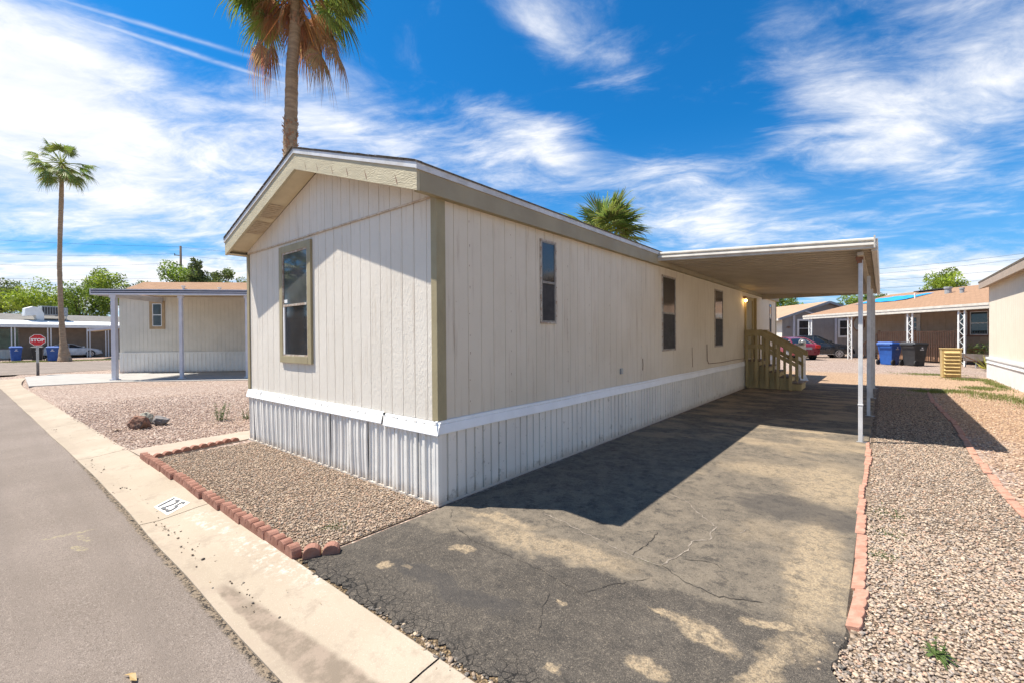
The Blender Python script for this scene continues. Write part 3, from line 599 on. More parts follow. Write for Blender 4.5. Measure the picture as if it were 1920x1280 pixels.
# white metal drip edge along rakes and eave, fascia boards
def rake(x0, x1, zt, zb, y0, y1, name, mat, par=home, **k):
    mb = MB(); mb.add([(x0, y0, rz_(x0) + zt), (x1, y0, rz_(x1) + zt), (x1, y0, rz_(x1) + zb), (x0, y0, rz_(x0) + zb), (x0, y1, rz_(x0) + zt), (x1, y1, rz_(x1) + zt), (x1, y1, rz_(x1) + zb), (x0, y1, rz_(x0) + zb)],
                      [(0, 1, 2, 3), (7, 6, 5, 4), (0, 4, 5, 1), (1, 5, 6, 2), (2, 6, 7, 3), (3, 7, 4, 0)]); return mb.build(name, mat, par, **k)
rake(PX, EX, .003, -.055, -OV - .03, -OV - .018, 'drip_edge', 'drip'); rake(XL, PX, .003, -.055, -OV - .03, -OV - .018, 'drip_edge', 'drip')
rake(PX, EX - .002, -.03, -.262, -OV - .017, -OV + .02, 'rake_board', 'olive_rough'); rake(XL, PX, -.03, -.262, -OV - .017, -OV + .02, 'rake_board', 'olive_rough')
rake(PX, EX - .01, -.20, -.215, -OV + .022, -.014, 'soffit', 'soffit')
sf = rake(XL + .01, PX, -.20, -.215, -OV + .022, -.014, 'soffit', 'soffit')
for xa in (-3.76, -4.27):      # louvred soffit vents
    mb = MB(); xb = xa + .40; y0, y1 = -OV + .05, -.035; zq = -.219
    nl = 8
    for i in range(nl):
        a_ = xa + (xb - xa) * (i + .15) / nl; c_ = xa + (xb - xa) * (i + .75) / nl
        mb.add([(a_, y0, rz_(a_) + zq), (c_, y0, rz_(c_) + zq - .006), (c_, y1, rz_(c_) + zq - .006), (a_, y1, rz_(a_) + zq)], [(0, 1, 2, 3)])
    mb2 = MB(); mb2.add([(xa, y0 - .012, rz_(xa) + zq + .001), (xb, y0 - .012, rz_(xb) + zq + .001), (xb, y1 + .012, rz_(xb) + zq + .001), (xa, y1 + .012, rz_(xa) + zq + .001)], [(0, 1, 2, 3)])
    v_ = mb2.build('soffit_vent', 'seam', sf); mb.build('louvre', 'soffit', v_)
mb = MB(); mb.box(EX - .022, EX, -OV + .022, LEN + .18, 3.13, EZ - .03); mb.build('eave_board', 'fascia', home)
mb = MB(); mb.box(EX + .001, EX + .012, -OV - .03, LEN + .2, EZ - .062, EZ + .003); mb.build('drip_edge', 'drip', home)
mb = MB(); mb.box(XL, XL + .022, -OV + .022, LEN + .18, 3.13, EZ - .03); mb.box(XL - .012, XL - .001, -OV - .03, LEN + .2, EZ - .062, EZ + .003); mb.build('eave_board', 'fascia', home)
mb = MB(); mb.box(.001, EX - .023, -OV + .022, LEN + .1, 3.135, 3.15); mb.build('eave_soffit', 'olive', home)
mb = MB(); mb.box(XL + .023, -WID - .001, -OV + .022, LEN + .1, 3.135, 3.15); mb.build('eave_soffit', 'soffit', home)
mb = MB(); mb.tube([(-1.35, 1.0, 3.7), (-1.35, 1.0, 4.05)], .04, 12); mb.tube([(-1.35, 1.0, 4.0), (-1.35, 1.0, 4.10)], .05, 12); mb.build('vent_pipe', 'brown_trim', roof)
mb = MB(); mb.tube([(-1.7, 8.0, 3.9), (-1.7, 8.0, 4.2)], .05, 12); mb.build('vent_pipe', 'galv', roof)
# little drips of tar on the front rake
for i, x in enumerate((-.26, -.80, -1.17, -1.5, -1.85, -2.15)):
    mb = MB(); z = rz_(x) - .06; w = .004 if i < 3 else .0015
    mb.add([(x, -OV - .0185, z - .085), (x + w, -OV - .0185, z - .085), (x + .03 + w * 2, -OV - .0185, z - .15), (x + .045 + w, -OV - .0185, z - .195), (x + .04, -OV - .0185, z - .195), (x + .022, -OV - .0185, z - .15)], [(0, 1, 2, 3, 4, 5)]); mb.build('tar_drip', 'brown_trim', home)
0 and mb.build('tar_drip', 'brown_trim', home)
# skirting: corrugated panels, the ones on the end wall leaning a little
def corr(L0, L1, amp=.022, per=.105):
    out = []; s = L0; k = 0
    while s < L1 - .001:
        for f, d in ((0, 0), (.05, amp), (.28, amp), (.33, 0), (.60, 0), (.63, amp * .5), (.70, amp * .5), (.73, 0)):
            if s + f * per * 1.6 < L1: out.append((s + f * per * 1.6, d))
        s += per * 1.6; k += 1
    out.append((L1, 0)); return out
edges = [0, .30, .70, 1.25, 1.66, 2.14, 2.6, 3.1, 3.75, 4.32, 4.66, WID - .01]; lean = [0, 0, .0, .02, .0, .02, .03, .05, .10, .14, .05]
rr = random.Random(9)
for i, (a_, c_) in enumerate(zip(edges[:-1], edges[1:])):
    pr = corr(a_, c_); bow = rr.uniform(-.006, .012); gap = .004
    mb = MB(); rows = []
    for t in (0, .3, .6, 1):
        z = .03 + (HS - .03) * t
        rows.append([(-(s * (1) + gap * (1 if s == a_ else 0)) - lean[i] * (1 - t) * .0 + lean[i] * (t - 1) * -.5, -.012 - d - bow * math.sin(PI * t) - (i % 2) * .004, z) for s, d in pr])
    mb.sheet(rows); o = mb.build('skirting_panel', 'skirt', home, fix=False)
mb = MB(); mb.box(-WID, .0, -.004, 0.0, .0, HS); mb.build('skirting_backing', 'frame_dark', home)
pos_ = 0.0
while pos_ < LEN - .02:
    e_ = min(pos_ + 1.21, LEN); pr = []; q_ = pos_
    while q_ < e_ - .14: pr += [(q_, .022), (q_ + .085, .022), (q_ + .09, -.004), (q_ + .108, -.004), (q_ + .113, .022)]; q_ += .134
    pr.append((e_ - .004, .022))
    mb = MB(); mb.sheet([[(.008 + d, s, .03) for s, d in pr], [(.008 + d, s, HS) for s, d in pr]]); mb.build('skirting_panel', 'skirt_dirty', home, fix=False); pos_ = e_
mb = MB(); mb.box(-WID, .03, -.034, -.006, 0, .028); mb.box(.004, .034, -.0335, LEN, 0.001, .0285); mb.build('skirting_base_channel', 'skirt', home)
mb = MB(); mb.box(-.012, .032, -.032, .02, .03, HS - .002); mb.build('skirting_corner', 'skirt', home)
mb = MB(); mb.box(-WID - .012, -WID - .002, 0, LEN, 0, HS); mb.build('skirting_panel', 'skirt', home)
def band(poly, xs, name):
    mb = MB(); mb.sheet([[(x, y, z) for x in xs] for y, z in poly]); return mb.build(name, 'band', home)
prof = [(-.004, HS + .032), (-.020, HS + .027), (-.024, HS - .004), (-.034, HS - .010), (-.055, HS - .095), (-.052, HS - .104), (-.02, HS - .09)]
for xa, xb in ((-WID - .02, -WID + .55), (-WID + .565, -.93), (-.89, .058)): band([(y - (.004 if xb > 0 else 0), z - (.012 if xb > 0 else 0)) for y, z in prof], [xa, xb], 'trim_band')
mb = MB(); n = 24; rw = []
for y, z in prof: rw.append([(-y + .001, -.055 + (LEN + .055) * i / n, z + .004 * math.sin(i * 1.7)) for i in range(n + 1)])
mb.sheet(rw); mb.build('trim_band', 'band', home)
def window(face, a0, a1, z0, z1, zm, trim, fr, gt, gb, par=home, off=0.0, casing='frame_rusty', proud=.02):
    """sash window. face 'y' looks to -Y (a = x), face 'x' looks to +X (a = y)"""
    def bx(mb, u0, u1, v0, v1, d0, d1, mi=0):
        if face == 'y': mb.box(u0, u1, off - d1, off - d0, v0, v1, mi)
        else: mb.box(off + d0, off + d1, u0, u1, v0, v1, mi)
    mb = MB(); t = trim
    bx(mb, a0 - t, a0, z0 - t, z1 + t, .001, proud); bx(mb, a1, a1 + t, z0 - t, z1 + t, .001, proud)
    bx(mb, a0, a1, z1, z1 + t, .001, proud - .001); bx(mb, a0, a1, z0 - t, z0, .001, proud + .003)
    w = mb.build('window_casing', casing, par, bevel=.002)
    mb = MB(); f = .022
    bx(mb, a0, a0 + f, z0, z1, .0012, proud * .8); bx(mb, a1 - f, a1, z0, z1, .0012, proud * .8); bx(mb, a0 + f, a1 - f, z1 - f, z1, .0012, proud * .75); bx(mb, a0 + f, a1 - f, z0, z0 + f, .0012, proud * .75)
    bx(mb, a0 + f, a1 - f, zm - .016, zm + .016, .0012, proud * .95); mb.build('frame', fr, w)
    mb = MB(); bx(mb, a0 + f, a1 - f, zm + .016, z1 - f, .0013, proud * .45); mb.build('upper_pane', gt, w)
    mb = MB(); bx(mb, a0 + f, a1 - f, z0 + f, zm - .016, .0013, proud * .3); mb.build('lower_pane', gb, w)
    return w
w = window('y', -3.50, -2.71, 1.465, 3.0, 2.21, .10, 'frame_rusty', 'glass_dust', 'glass', casing='olive', proud=.035); w['label'] = 'olive-trimmed sash window in the end wall'; mb = MB(); mb.box(-3.46, -3.36, -.019, -.0175, 2.25, 2.30); mb.build('sticker', 'white', w); mb = MB(); mb.box(-3.478, -3.44, -.03, -.012, 1.488, 2.19); mb.build('sash_channel', 'white', w)
window('x', 1.80, 2.13, 1.915, 3.0, 2.45, .020, 'frame_dark', 'glass_side', 'screen')
window('x', 6.06, 6.79, 1.43, 2.96, 2.19, .022, 'frame_dark', 'glass_side', 'screen')
window('x', 9.82, 10.57, 1.43, 2.96, 2.19, .022, 'frame_dark', 'glass_side', 'screen')
window('x', 17.45, 17.8, 1.83, 2.95, 2.38, .022, 'frame_dark', 'glass_side', 'screen')
mb = MB(); mb.box(.001, .055, 13.22, 13.36, .95, 3.0); mb.box(.001, .055, 14.2, 14.36, .95, 3.0); mb.box(.001, .054, 13.36, 14.2, 2.9, 3.0); dr = mb.build('door', 'olive_wood', home)
mb = MB(); mb.box(.002, .03, 13.361, 14.199, .96, 2.899); dl = mb.build('door_leaf', 'olive', dr)
mb = MB(); mb.box(.001, .14, 14.361, 14.40, .95, 3.0); mb.build('door_post', 'olive_wood', dr)
lp = MB(); lp.box(.001, .10, 13.0, 13.12, 2.92, 2.98); lp.tube([(.075, 13.06, 2.92), (.075, 13.06, 2.89)], .03, 10); lamp = lp.build('porch_lamp', 'brown_trim', home)
lp = MB(); lp.tube([(.075, 13.06, 2.89), (.075, 13.06, 2.87), (.075, 13.06, 2.83), (.075, 13.06, 2.80)], [.028, .042, .042, .015], 12); lp.build('bulb', 'bulb', lamp, smooth=True)
pl = bpy.data.lights.new('porch_lamp_light', 'POINT'); pl.energy = 1.2; pl.color = (1, .62, .25); pl.shadow_soft_size = .05; po = bpy.data.objects.new('porch_lamp_light', pl); COL.objects.link(po); po.location = (.13, 13.06, 2.84); po.parent = home
ob = MB(); ob.box(.001, .03, 4.11, 4.19, 1.07, 1.17); ob.build('outlet_box', 'galv', home, bevel=.004)
ob = MB(); ob.tube([(.02, 9.05, 1.5), (.022, 9.07, 1.1), (.02, 9.2, 1.0), (.02, 10.3, .975), (.02, 11.8, .985), (.02, 13.1, .97)], .008, 6); ob.build('cable', 'brown_trim', home); ob = MB(); ob.tube([(.016, 7.9, 1.45), (.016, 7.93, .98)], .005, 5); ob.build('cable', 'brown_trim', home); ob = MB(); ob.tube([(.012, 5.05, 1.30), (.014, 5.06, 1.18), (.013, 5.05, 1.08)], .006, 5); ob.build('cable', 'brown_trim', home)
# popped nails with rust marks down the long wall
rn = random.Random(4)
for s in (.56, 1.27, 2.55, 3.17, 3.84, 5.1, 6.95, 8.4):
    for k in range(9): z = 1.05 + k * .24 + rn.uniform(-.04, .04); y = s - .09 + rn.uniform(-.006, .006); h = rn.uniform(.008, .035); nb = MB(); nb.add([(.0012, y - .004, z), (.0012, y + .004, z), (.0012, y + .002, z - h), (.0012, y - .002, z - h)], [(0, 1, 2, 3)]); nb.build('rusty_nail', 'rust', home)
for z in (2.0, 2.2, 2.4, 2.65, 2.9):
    for y in (1.785, 2.145): nb = MB(); nb.box(.0211, .024, y - .005, y + .005, z - .005, z + .005); nb.build('rusty_nail', 'rust', home)

# ------------------------------------------------------------------ carport
cp = thing('carport', 'cream metal carport with ribbed underside attached to the mobile home', 'carport', (0, 5.65, 0))
def cz(x): return 3.36 - x * .057          # top of the pan
mb = MB(); Y0, Y1 = .06, 9.85; per = .27; xs_ = (.095, 3.36); rows = []; n = int((Y1 - Y0) / per)
pr = []
for i in range(n):
    y = Y0 + i * per; pr += [(y, 0), (y + per * .72, 0), (y + per * .73, .075), (y + per * .97, .075), (y + per * .98, 0)]
pr.append((Y1, 0))
mb.sheet([[(x, y, cz(x) - .135 + h) for y, h in pr] for x in xs_]); mb.build('roof_pan', 'carport_under', cp, fix=False)
mb = MB(); mb.add([(xs_[0], Y0, cz(xs_[0]) - .05), (xs_[1], Y0, cz(xs_[1]) - .05), (xs_[1], Y1, cz(xs_[1]) - .05), (xs_[0], Y1, cz(xs_[0]) - .05)], [(0, 1, 2, 3)]); mb.build('roof_top', 'white', cp)
prof = [(.05, 0), (.0, .0), (-.035, -.018), (-.040, -.04), (-.012, -.062), (-.012, -.072), (-.045, -.088), (-.052, -.115), (-.02, -.145), (-.02, -.165), (.05, -.168)]
mb = MB(); mb.sheet([[(x, y, cz(x) + z + .015) for x in (.03, 3.40)] for y, z in prof]); fr = mb.build('front_gutter', 'offwhite', cp)
mb = MB(); mb.prism([(-.055, 3.02), (.055, 3.02), (.055, 3.205), (-.055, 3.205)], 3.40, 3.42, 'x'); mb.build('end_cap', 'offwhite', cp)
mb = MB(); mb.prism([(3.362, 3.03), (3.375, 2.99), (3.44, 2.99), (3.45, 3.03), (3.42, 3.08), (3.45, 3.17), (3.362, 3.17)], .06, 9.88, 'y'); mb.build('side_gutter', 'offwhite', cp)
mb = MB(); mb.box(.09, 3.40, 9.86, 9.90, cz(3.4) - .14, 3.32); mb.build('rear_fascia', 'carport_under', cp)
mb = MB(); mb.box(3.20, 3.275, .12, 9.8, 2.945, 3.0); mb.build('beam', 'carport_under', cp)
for i, (x, y) in enumerate(((3.235, .34), (3.28, 3.35), (3.28, 6.78), (3.30, 9.6))):
    mb = MB(); s = .029; mb.box(x - s, x + s, y - s, y + s, .012, 2.944); mb.box(x - s - .006, x + s + .006, y - s - .006, y + s + .006, .6, .62)
    pt = mb.build('post', 'alu_post', cp, bevel=.004)
    mb = MB(); mb.box(x - .05, x + .10, y - .035, y + .035, 0.012, .02); mb.box(x + .036, x + .044, y - .03, y + .03, .02, .12); mb.build('foot_bracket', 'galv', pt)
    if i == 0: mb = MB(); mb.box(x - .06, x + .035, y - .045, y + .045, 2.90, 2.955); mb.box(x - .045, x + .02, y - .0455, y + .0455, 2.85, 2.90); mb.build('head_bracket', 'rust', pt)

# ------------------------------------------------------------------ porch steps
st = thing('wooden_steps', 'olive painted wooden steps with slatted handrails under the carport', 'steps', (0.02, 13.15, 0))
tz = [.92, .75, .58, .42, .25]; tx = [(.02, .42), (.42, .70), (.70, .98), (.98, 1.26), (1.26, 1.56)]
for z, (xa, xb) in zip(tz, tx): mb = MB(); mb.box(xa, xb + .03, .03, 1.12, z - .04, z); mb.build('tread', 'olive_tread', st, bevel=.004)
mb = MB()
for z, (xa, xb) in zip(tz, tx): mb.box(xa + .01, xb, .035, .06, .02, z - .042); mb.box(xb - .02, xb, .061, 1.10, .02, z - .043)
mb.box(1.30, 1.58, .0, .03, .02, .21); mb.build('skirt_board', 'olive_wood', st)
mb = MB()
for z, (xa, xb) in zip(tz, tx): mb.box(xa + .01, xb, 1.09, 1.115, .02, z - .042)
mb.build('skirt_board', 'olive_wood', st)
for y in (0.0, 1.13):
    ys = (-.04, 0) if y == 0 else (0, .04)
    mb = MB()
    mb.add([(x, y + yy, z) for yy in ys for x, z in ((.02, 1.87), (.44, 1.87), (.50, 1.85), (1.62, 1.20), (1.62, 1.01), (.46, 1.70), (.02, 1.70))], [(0, 1, 2, 5, 6), (2, 3, 4, 5), (7, 13, 12, 9, 8), (9, 12, 11, 10), (0, 7, 8, 1), (1, 8, 9, 2), (2, 9, 10, 3), (3, 10, 11, 4), (4, 11, 12, 5), (5, 12, 13, 6), (6, 13, 7, 0)])
    mb.box(.02, .52, y + ys[0] - .03, y + ys[1] + .03, 1.871, 1.90); mb.build('handrail', 'olive_wood', st, fix=True)
    mb = MB(); y2 = y + (.001 if y == 0 else -.001)
    mb.add([(x, y2 + yy, z) for yy in ys for x, z in ((.02, 1.42), (.46, 1.42), (1.50, .82), (1.50, .70), (.44, 1.30), (.02, 1.30))], [(0, 1, 4, 5), (1, 2, 3, 4), (6, 11, 10, 7), (7, 10, 9, 8), (0, 6, 7, 1), (1, 7, 8, 2), (2, 8, 9, 3), (3, 9, 10, 4), (4, 10, 11, 5), (5, 11, 6, 0)]); mb.build('mid_rail', 'olive_wood', st)
    for x, zt, zb in ((.08, 1.72, .07), (.36, 1.72, .10), (.66, 1.60, .09), (.96, 1.42, .09), (1.30, 1.22, .02)):
        mb = MB(); q = -.08 if y == 0 else .04; mb.box(x - .038, x + .038, y + q, y + q + .038, zb, zt); mb.build('baluster', 'olive_wood', st)
    for x, zt in ((.22, 1.70), (.52, 1.66), (.82, 1.50), (1.14, 1.32), (1.47, 1.1)):
        mb = MB(); q = .002 if y == 0 else -.04; mb.box(x - .026, x + .026, y + q, y + q + .036, .3, zt); mb.build('baluster', 'olive_wood', st)

# ------------------------------------------------------------------ scalloped edging blocks
def edger(n, pitch=.131, H=.108, T=.078, mat='brick'):
    fl = .92
    if mat == 'brick_pale': H, T, fl = .078, .045, .20
    h0 = H - pitch * .485 * fl; poly = [(0, 0), (n * pitch, 0)]
    for k in range(n - 1, -1, -1):
        cx = (k + .5) * pitch; r = pitch * .485
        for j in range(9):
            a = PI * j / 8; poly.append((cx + r * math.cos(a), h0 + r * math.sin(a) * fl))
    mb = MB(); mb.prism(poly, 0, T, 'y'); me = mb.mesh('edging_block', mat)
    import bmesh
    bm = bmesh.new(); bm.from_mesh(me); bmesh.ops.recalc_face_normals(bm, faces=bm.faces); bm.to_mesh(me); bm.free(); return me
EG = {(n, m_): edger(n, mat=m_) for n in (1, 2, 4) for m_ in ('brick', 'brick_pale')}
re_ = random.Random(21)
def block(n, m_, x, y, rot, label, group, tiltx=0, z=0.0, tilty=0):
    o = bpy.data.objects.new('edging_block', EG[(n, m_)]); COL.objects.link(o)
    o.rotation_mode = 'XYZ'; o.location = (x, y, z); o.rotation_euler = (tiltx, tilty, rot)
    md = o.modifiers.new('bevel', 'BEVEL'); md.width = .006; md.segments = 2; md.limit_method = 'ANGLE'; md.angle_limit = math.radians(50)
    return tag(o, label, 'edging block', group)
ORD = ['first', 'second', 'third', 'fourth', 'fifth', 'sixth', 'seventh', 'eighth', 'ninth', 'tenth', 'eleventh', 'twelfth', 'thirteenth', 'fourteenth', 'fifteenth', 'sixteenth', 'seventeenth', 'eighteenth', 'nineteenth', 'twentieth', 'twenty-first', 'twenty-second']
x = -.02; i = 0
while x > -4.5:
    k = 4; L = k * .131; x -= L + .004
    block(k, 'brick', x, -1.462 + re_.uniform(-.008, .008) - i * .006 + .0, re_.uniform(-.02, .02) - .012, f'{ORD[i]} red scalloped edging block along the kerb, counted from the driveway', 'red edging blocks along the kerb', re_.uniform(-.05, .05), -.008 + re_.uniform(-.006, .006)); i += 1
x0, y0, x1, y1 = -4.60, -1.38, -4.86, -.18
ang = math.atan2(y1 - y0, x1 - x0); st_ = math.hypot(x1 - x0, y1 - y0) / 10
for j in range(10):
    block(1, 'brick', x0 + (x1 - x0) * j / 10, y0 + (y1 - y0) * j / 10, ang + re_.uniform(-.06, .06), f'{ORD[j]} half-round red edging stone beside the concrete path, counted from the kerb', 'half-round edging stones beside the path', 0, -.035 + re_.uniform(-.008, .008))
block(1, 'brick', .035, -1.42, 1.0, 'half-round red edging stone nearest the kerb at the driveway corner', 'edging stones at the driveway corner', .08, -.01)
block(1, 'brick', .11, -1.30, .92, 'half-round red edging stone furthest from the kerb at the driveway corner', 'edging stones at the driveway corner', .05, -.015)
y = .22; i = 0
while y < 5.75:
    f = (y - .22) / 5.5; x = 3.395 - .05 * f + .02 * math.sin(y * 1.7)
    o = block(4, 'brick_pale', x - .06, y, PI / 2 + re_.uniform(-.03, .03) + (-.05 if i == 0 else 0), f'{ORD[i]} sun-bleached edging block lying beside the driveway, near end first', 'pale edging blocks beside the driveway', math.radians(80) + re_.uniform(-.1, .06), -.03 + re_.uniform(-.004, .005)); 
    y += .527; i += 1
y = 3.2; i = 0
while y < 16:
    x = 4.49 + .035 * math.sin(y * .9) + .01
    block(4, 'brick_pale', x, y, PI / 2 + re_.uniform(-.05, .05) + .0, f'{ORD[i % 22]} faded edging block of the outer right-hand row, near end first', 'faded edging blocks of the outer row', math.radians(80) + re_.uniform(-.1, .08), -.026 + re_.uniform(-.005, .005)); y += .56 if y < 14 else .62; i += 1

# ------------------------------------------------------------------ painted house number on the kerb
KP = [(0, -.028), (.25, -.034), (.5, -.018), (.8, .004), (.985, .012)]
def kz(x, y):
    f0, f1 = kf(x); t = (y - f0) / (f1 - f0)
    for (a, za), (b_, zb) in zip(KP[:-1], KP[1:]):
        if t <= b_: return za + (zb - za) * max(0, (t - a)) / (b_ - a)
    return .012
def textmesh(txt, size=1.0, offset=0.0, space=1.0):
    c = bpy.data.curves.new('lettering', 'FONT'); c.body = txt; c.size = size; c.offset = offset; c.space_character = space; c.align_x = 'CENTER'; c.align_y = 'CENTER'
    o = bpy.data.objects.new('lettering', c); COL.objects.link(o); dg = bpy.context.evaluated_depsgraph_get(); me = o.evaluated_get(dg).to_mesh()
    V = [tuple(v.co) for v in me.vertices]; F = [tuple(p.vertices) for p in me.polygons]; o.evaluated_get(dg).to_mesh_clear(); bpy.data.objects.remove(o); bpy.data.curves.remove(c); return V, F
MT['number_white'] = pm('chipped_white_paint', (.82, .80, .76), (.62, .55, .46), 22, .7)
MT['number_grey'] = pm('faded_stencil_paint', (.06, .06, .065), (.13, .13, .13), 40, .7)
def P125(u, v): # u 0..1 across, v 0..1 up
    A, B_, C_, D_ = Vector((-2.37, -1.845)), Vector((-1.98, -1.815)), Vector((-2.12, -1.59)), Vector((-2.49, -1.64))
    return A * (1 - u) * (1 - v) + B_ * u * (1 - v) + C_ * u * v + D_ * (1 - u) * v
mb = MB(); rows = []
for j in range(9): rows.append([(*P125(i / 9, j / 8), kz(*P125(i / 9, j / 8)) + .0025) for i in range(10)])
mb.sheet(rows); hn = mb.build('house_number', 'number_white'); tag(hn, 'white painted patch with the number 125 on the kerb', 'house number')
V, F = textmesh('125', 1.0, .008, 1.1); xs = [v[0] for v in V]; ys = [v[1] for v in V]; mb = MB(); vv = []
for a_, b_, c_ in V:
    u = .12 + .76 * (a_ - min(xs)) / (max(xs) - min(xs)); v = .08 + .84 * (b_ - min(ys)) / (max(ys) - min(ys)); q = P125(u, v); vv.append((*q, kz(*q) + .0095))
mb.add(vv, F); mb.build('digits', 'number_grey', hn)

# ------------------------------------------------------------------ rocks, leaf, weeds
def rock(name, label, x, y, sx, sy, sz, mat, seed, rot=0, group=None):
    import bmesh
    bm = bmesh.new(); bmesh.ops.create_icosphere(bm, subdivisions=4, radius=1); rr = random.Random(seed)
    pl_ = [(Vector((rr.gauss(0, 1), rr.gauss(0, 1), rr.gauss(0, .8))).normalized(), rr.uniform(.55, .9)) for _ in range(13)]
    from mathutils import noise
    for v in bm.verts:
        p = v.co.copy()
        for n_, d_ in pl_:
            k = p.dot(n_) - d_
            if k > 0: p -= n_ * k * .92
        p *= 1 + .12 * noise.noise(p * 3 + Vector((seed, 0, 0))) + .05 * noise.noise(p * 9)
        v.co = Vector((p.x * sx, p.y * sy, max(p.z * sz + sz * .55, -.02)))
    me = bpy.data.meshes.new(name); bm.to_mesh(me); bm.free(); me.materials.append(MT[mat]); o = bpy.data.objects.new(name, me); COL.objects.link(o); o.location = (x, y, 0); o.rotation_euler.z = rot
    return tag(o, label, 'rock', group)
rock('rock', 'large rusty brown jagged rock, the biggest of the three in the gravel', -7.62, -.98, .24, .19, .17, 'rock_brown', 3, .6, 'decorative rocks')
rock('rock', 'smooth grey rock right of the brown one', -7.78, -.62, .21, .14, .13, 'rock_grey', 8, .5, 'decorative rocks')
rock('rock', 'small pale rock behind the brown one', -8.15, -.80, .17, .16, .15, 'rock_pale', 12, 0, 'decorative rocks')
mb = MB(); mb.add([(0, 0, .01), (.16, -.05, .03), (.2, .03, .05), (.08, .09, .025), (-.05, .05, .012)], [(0, 1, 2, 3, 4)]); o = mb.build('scrap', 'yellow'); o.location = (-7.72, -1.34, .008); tag(o, 'flat yellow scrap lying by the large brown rock', 'scrap')
def leafmat(name, c, c2, tr=.35, tone=False):
    m = bpy.data.materials.new(name); m.use_nodes = True; t = m.node_tree; t.nodes.clear(); g = NG(t); P = pos(g)
    col = g.mix(g.mr(g.noise(P, 1.6, 3), .35, .65), c, c2)
    if tone:
        a = g.n('ShaderNodeVertexColor'); a.layer_name = 'Tone'; col = g.mix(1.0, col, a.outputs[0], 'MULTIPLY')
    d = g.n('ShaderNodeBsdfPrincipled'); g._set(d.inputs['Base Color'], col); d.inputs['Roughness'].default_value = .5; d.inputs['Specular IOR Level'].default_value = .35
    tl = g.n('ShaderNodeBsdfTranslucent'); g._set(tl.inputs[0], col); mx = g.n('ShaderNodeMixShader'); mx.inputs[0].default_value = tr
    t.links.new(d.outputs[0], mx.inputs[1]); t.links.new(tl.outputs[0], mx.inputs[2]); o = g.n('ShaderNodeOutputMaterial'); t.links.new(mx.outputs[0], o.inputs[0]); MT[name] = m
leafmat('leaf_bright', (.33, .40, .045), (.20, .28, .03), .45, True); leafmat('leaf_dark', (.13, .16, .045), (.17, .21, .06), .4, True); leafmat('leaf_mid', (.23, .31, .04), (.14, .21, .03), .4, True)
leafmat('palm_green', (.24, .30, .065), (.16, .22, .045), .35, True); leafmat('palm_dead', (.44, .27, .13), (.30, .17, .085), .4, True)
leafmat('weed_green', (.08, .13, .03), (.12, .17, .05), .3); leafmat('grass_green', (.13, .17, .035), (.20, .21, .06), .3); leafmat('agave_yellow', (.42, .36, .06), (.3, .3, .06), .3); leafmat('dry_leaf', (.55, .38, .16), (.45, .3, .12), .3)
MT['palm_boot'] = pm('dead_leaf_boots', (.34, .2, .12), (.24, .14, .09), 9, .9)
MT['trunk'] = pm('palm_trunk_bark', (.46, .33, .215), (.32, .225, .145), 3, .95, 1.0, 12, stretch=(1, 1, 6), dist=.03, spec=.1)
MT['bark'] = pm('tree_bark', (.10, .075, .055), (.07, .055, .04), 4, .95, .8, 20)
mb = MB(); mb.add([(0, 0, 0), (.05, .02, .012), (.10, .015, .006), (.13, .045, .0), (.07, .05, .02), (.03, .035, .01)], [(0, 1, 4, 5), (1, 2, 3, 4)]); o = mb.build('leaf', 'dry_leaf'); o.location = (.46, -2.55, -.022); o.scale = (.8, .8, .8); tag(o, 'dry curled leaf lying alone on the street asphalt', 'leaf')
def weed(label, x, y, h, n, spread, seed, lean=.25, rosette=0):
    rr = random.Random(seed); w = thing('weed', label, 'weed', (x, y, 0), 0, 'weeds in the gravel'); mb = MB(); lf = MB()
    def leaf(p, d, L, wd):
        d = d.normalized(); s = d.cross(Vector((0, 0, 1)))
        s = (s if s.length > .05 else Vector((1, 0, 0))).normalized() * wd; e = p + d * L; md_ = p + d * L * .5 + Vector((0, 0, L * .12)); lf.add([p, md_ + s, e - Vector((0, 0, L * .15)), md_ - s], [(0, 1, 2, 3)])
    for k in range(n):
        a = rr.uniform(0, 2 * PI); b_ = Vector((math.cos(a), math.sin(a), 0)) * rr.uniform(0, spread); H_ = h * rr.uniform(.5, 1); top = b_ + Vector((math.cos(a) * lean * H_, math.sin(a) * lean * H_, H_)); mb.tube([b_, (b_ + top) / 2 + Vector((rr.uniform(-.01, .01), rr.uniform(-.01, .01), 0)), top], [.004, .003, .0015], 5)
        for j in range(int(9 + H_ * 34)): t = rr.random(); p = b_ + (top - b_) * t; leaf(p, Vector((rr.gauss(0, 1), rr.gauss(0, 1), rr.uniform(-.1, .7))), h * rr.uniform(.08, .17) * (1.3 - t * .8), .008 + .006 * rr.random())
    for j in range(rosette):
        a = rr.uniform(0, 2 * PI); leaf(Vector((0, 0, .012)), Vector((math.cos(a), math.sin(a), rr.uniform(.02, .5))), rr.uniform(.04, .12), rr.uniform(.005, .010))
    mb.build('stem', 'weed_green', w); lf.build('leaves', 'weed_green', w, fix=False); return w
weed('tall bushy green weed in the pink rock near the corner of the home', -7.35, .30, .42, 10, .14, 1)
weed('smaller green weed right of the tall bushy one', -7.05, .72, .26, 7, .06, 2)
weed('low spreading weed with two stalks in the pebbles at the bottom right', 3.72, .22, .15, 2, .012, 3, .35, 26)
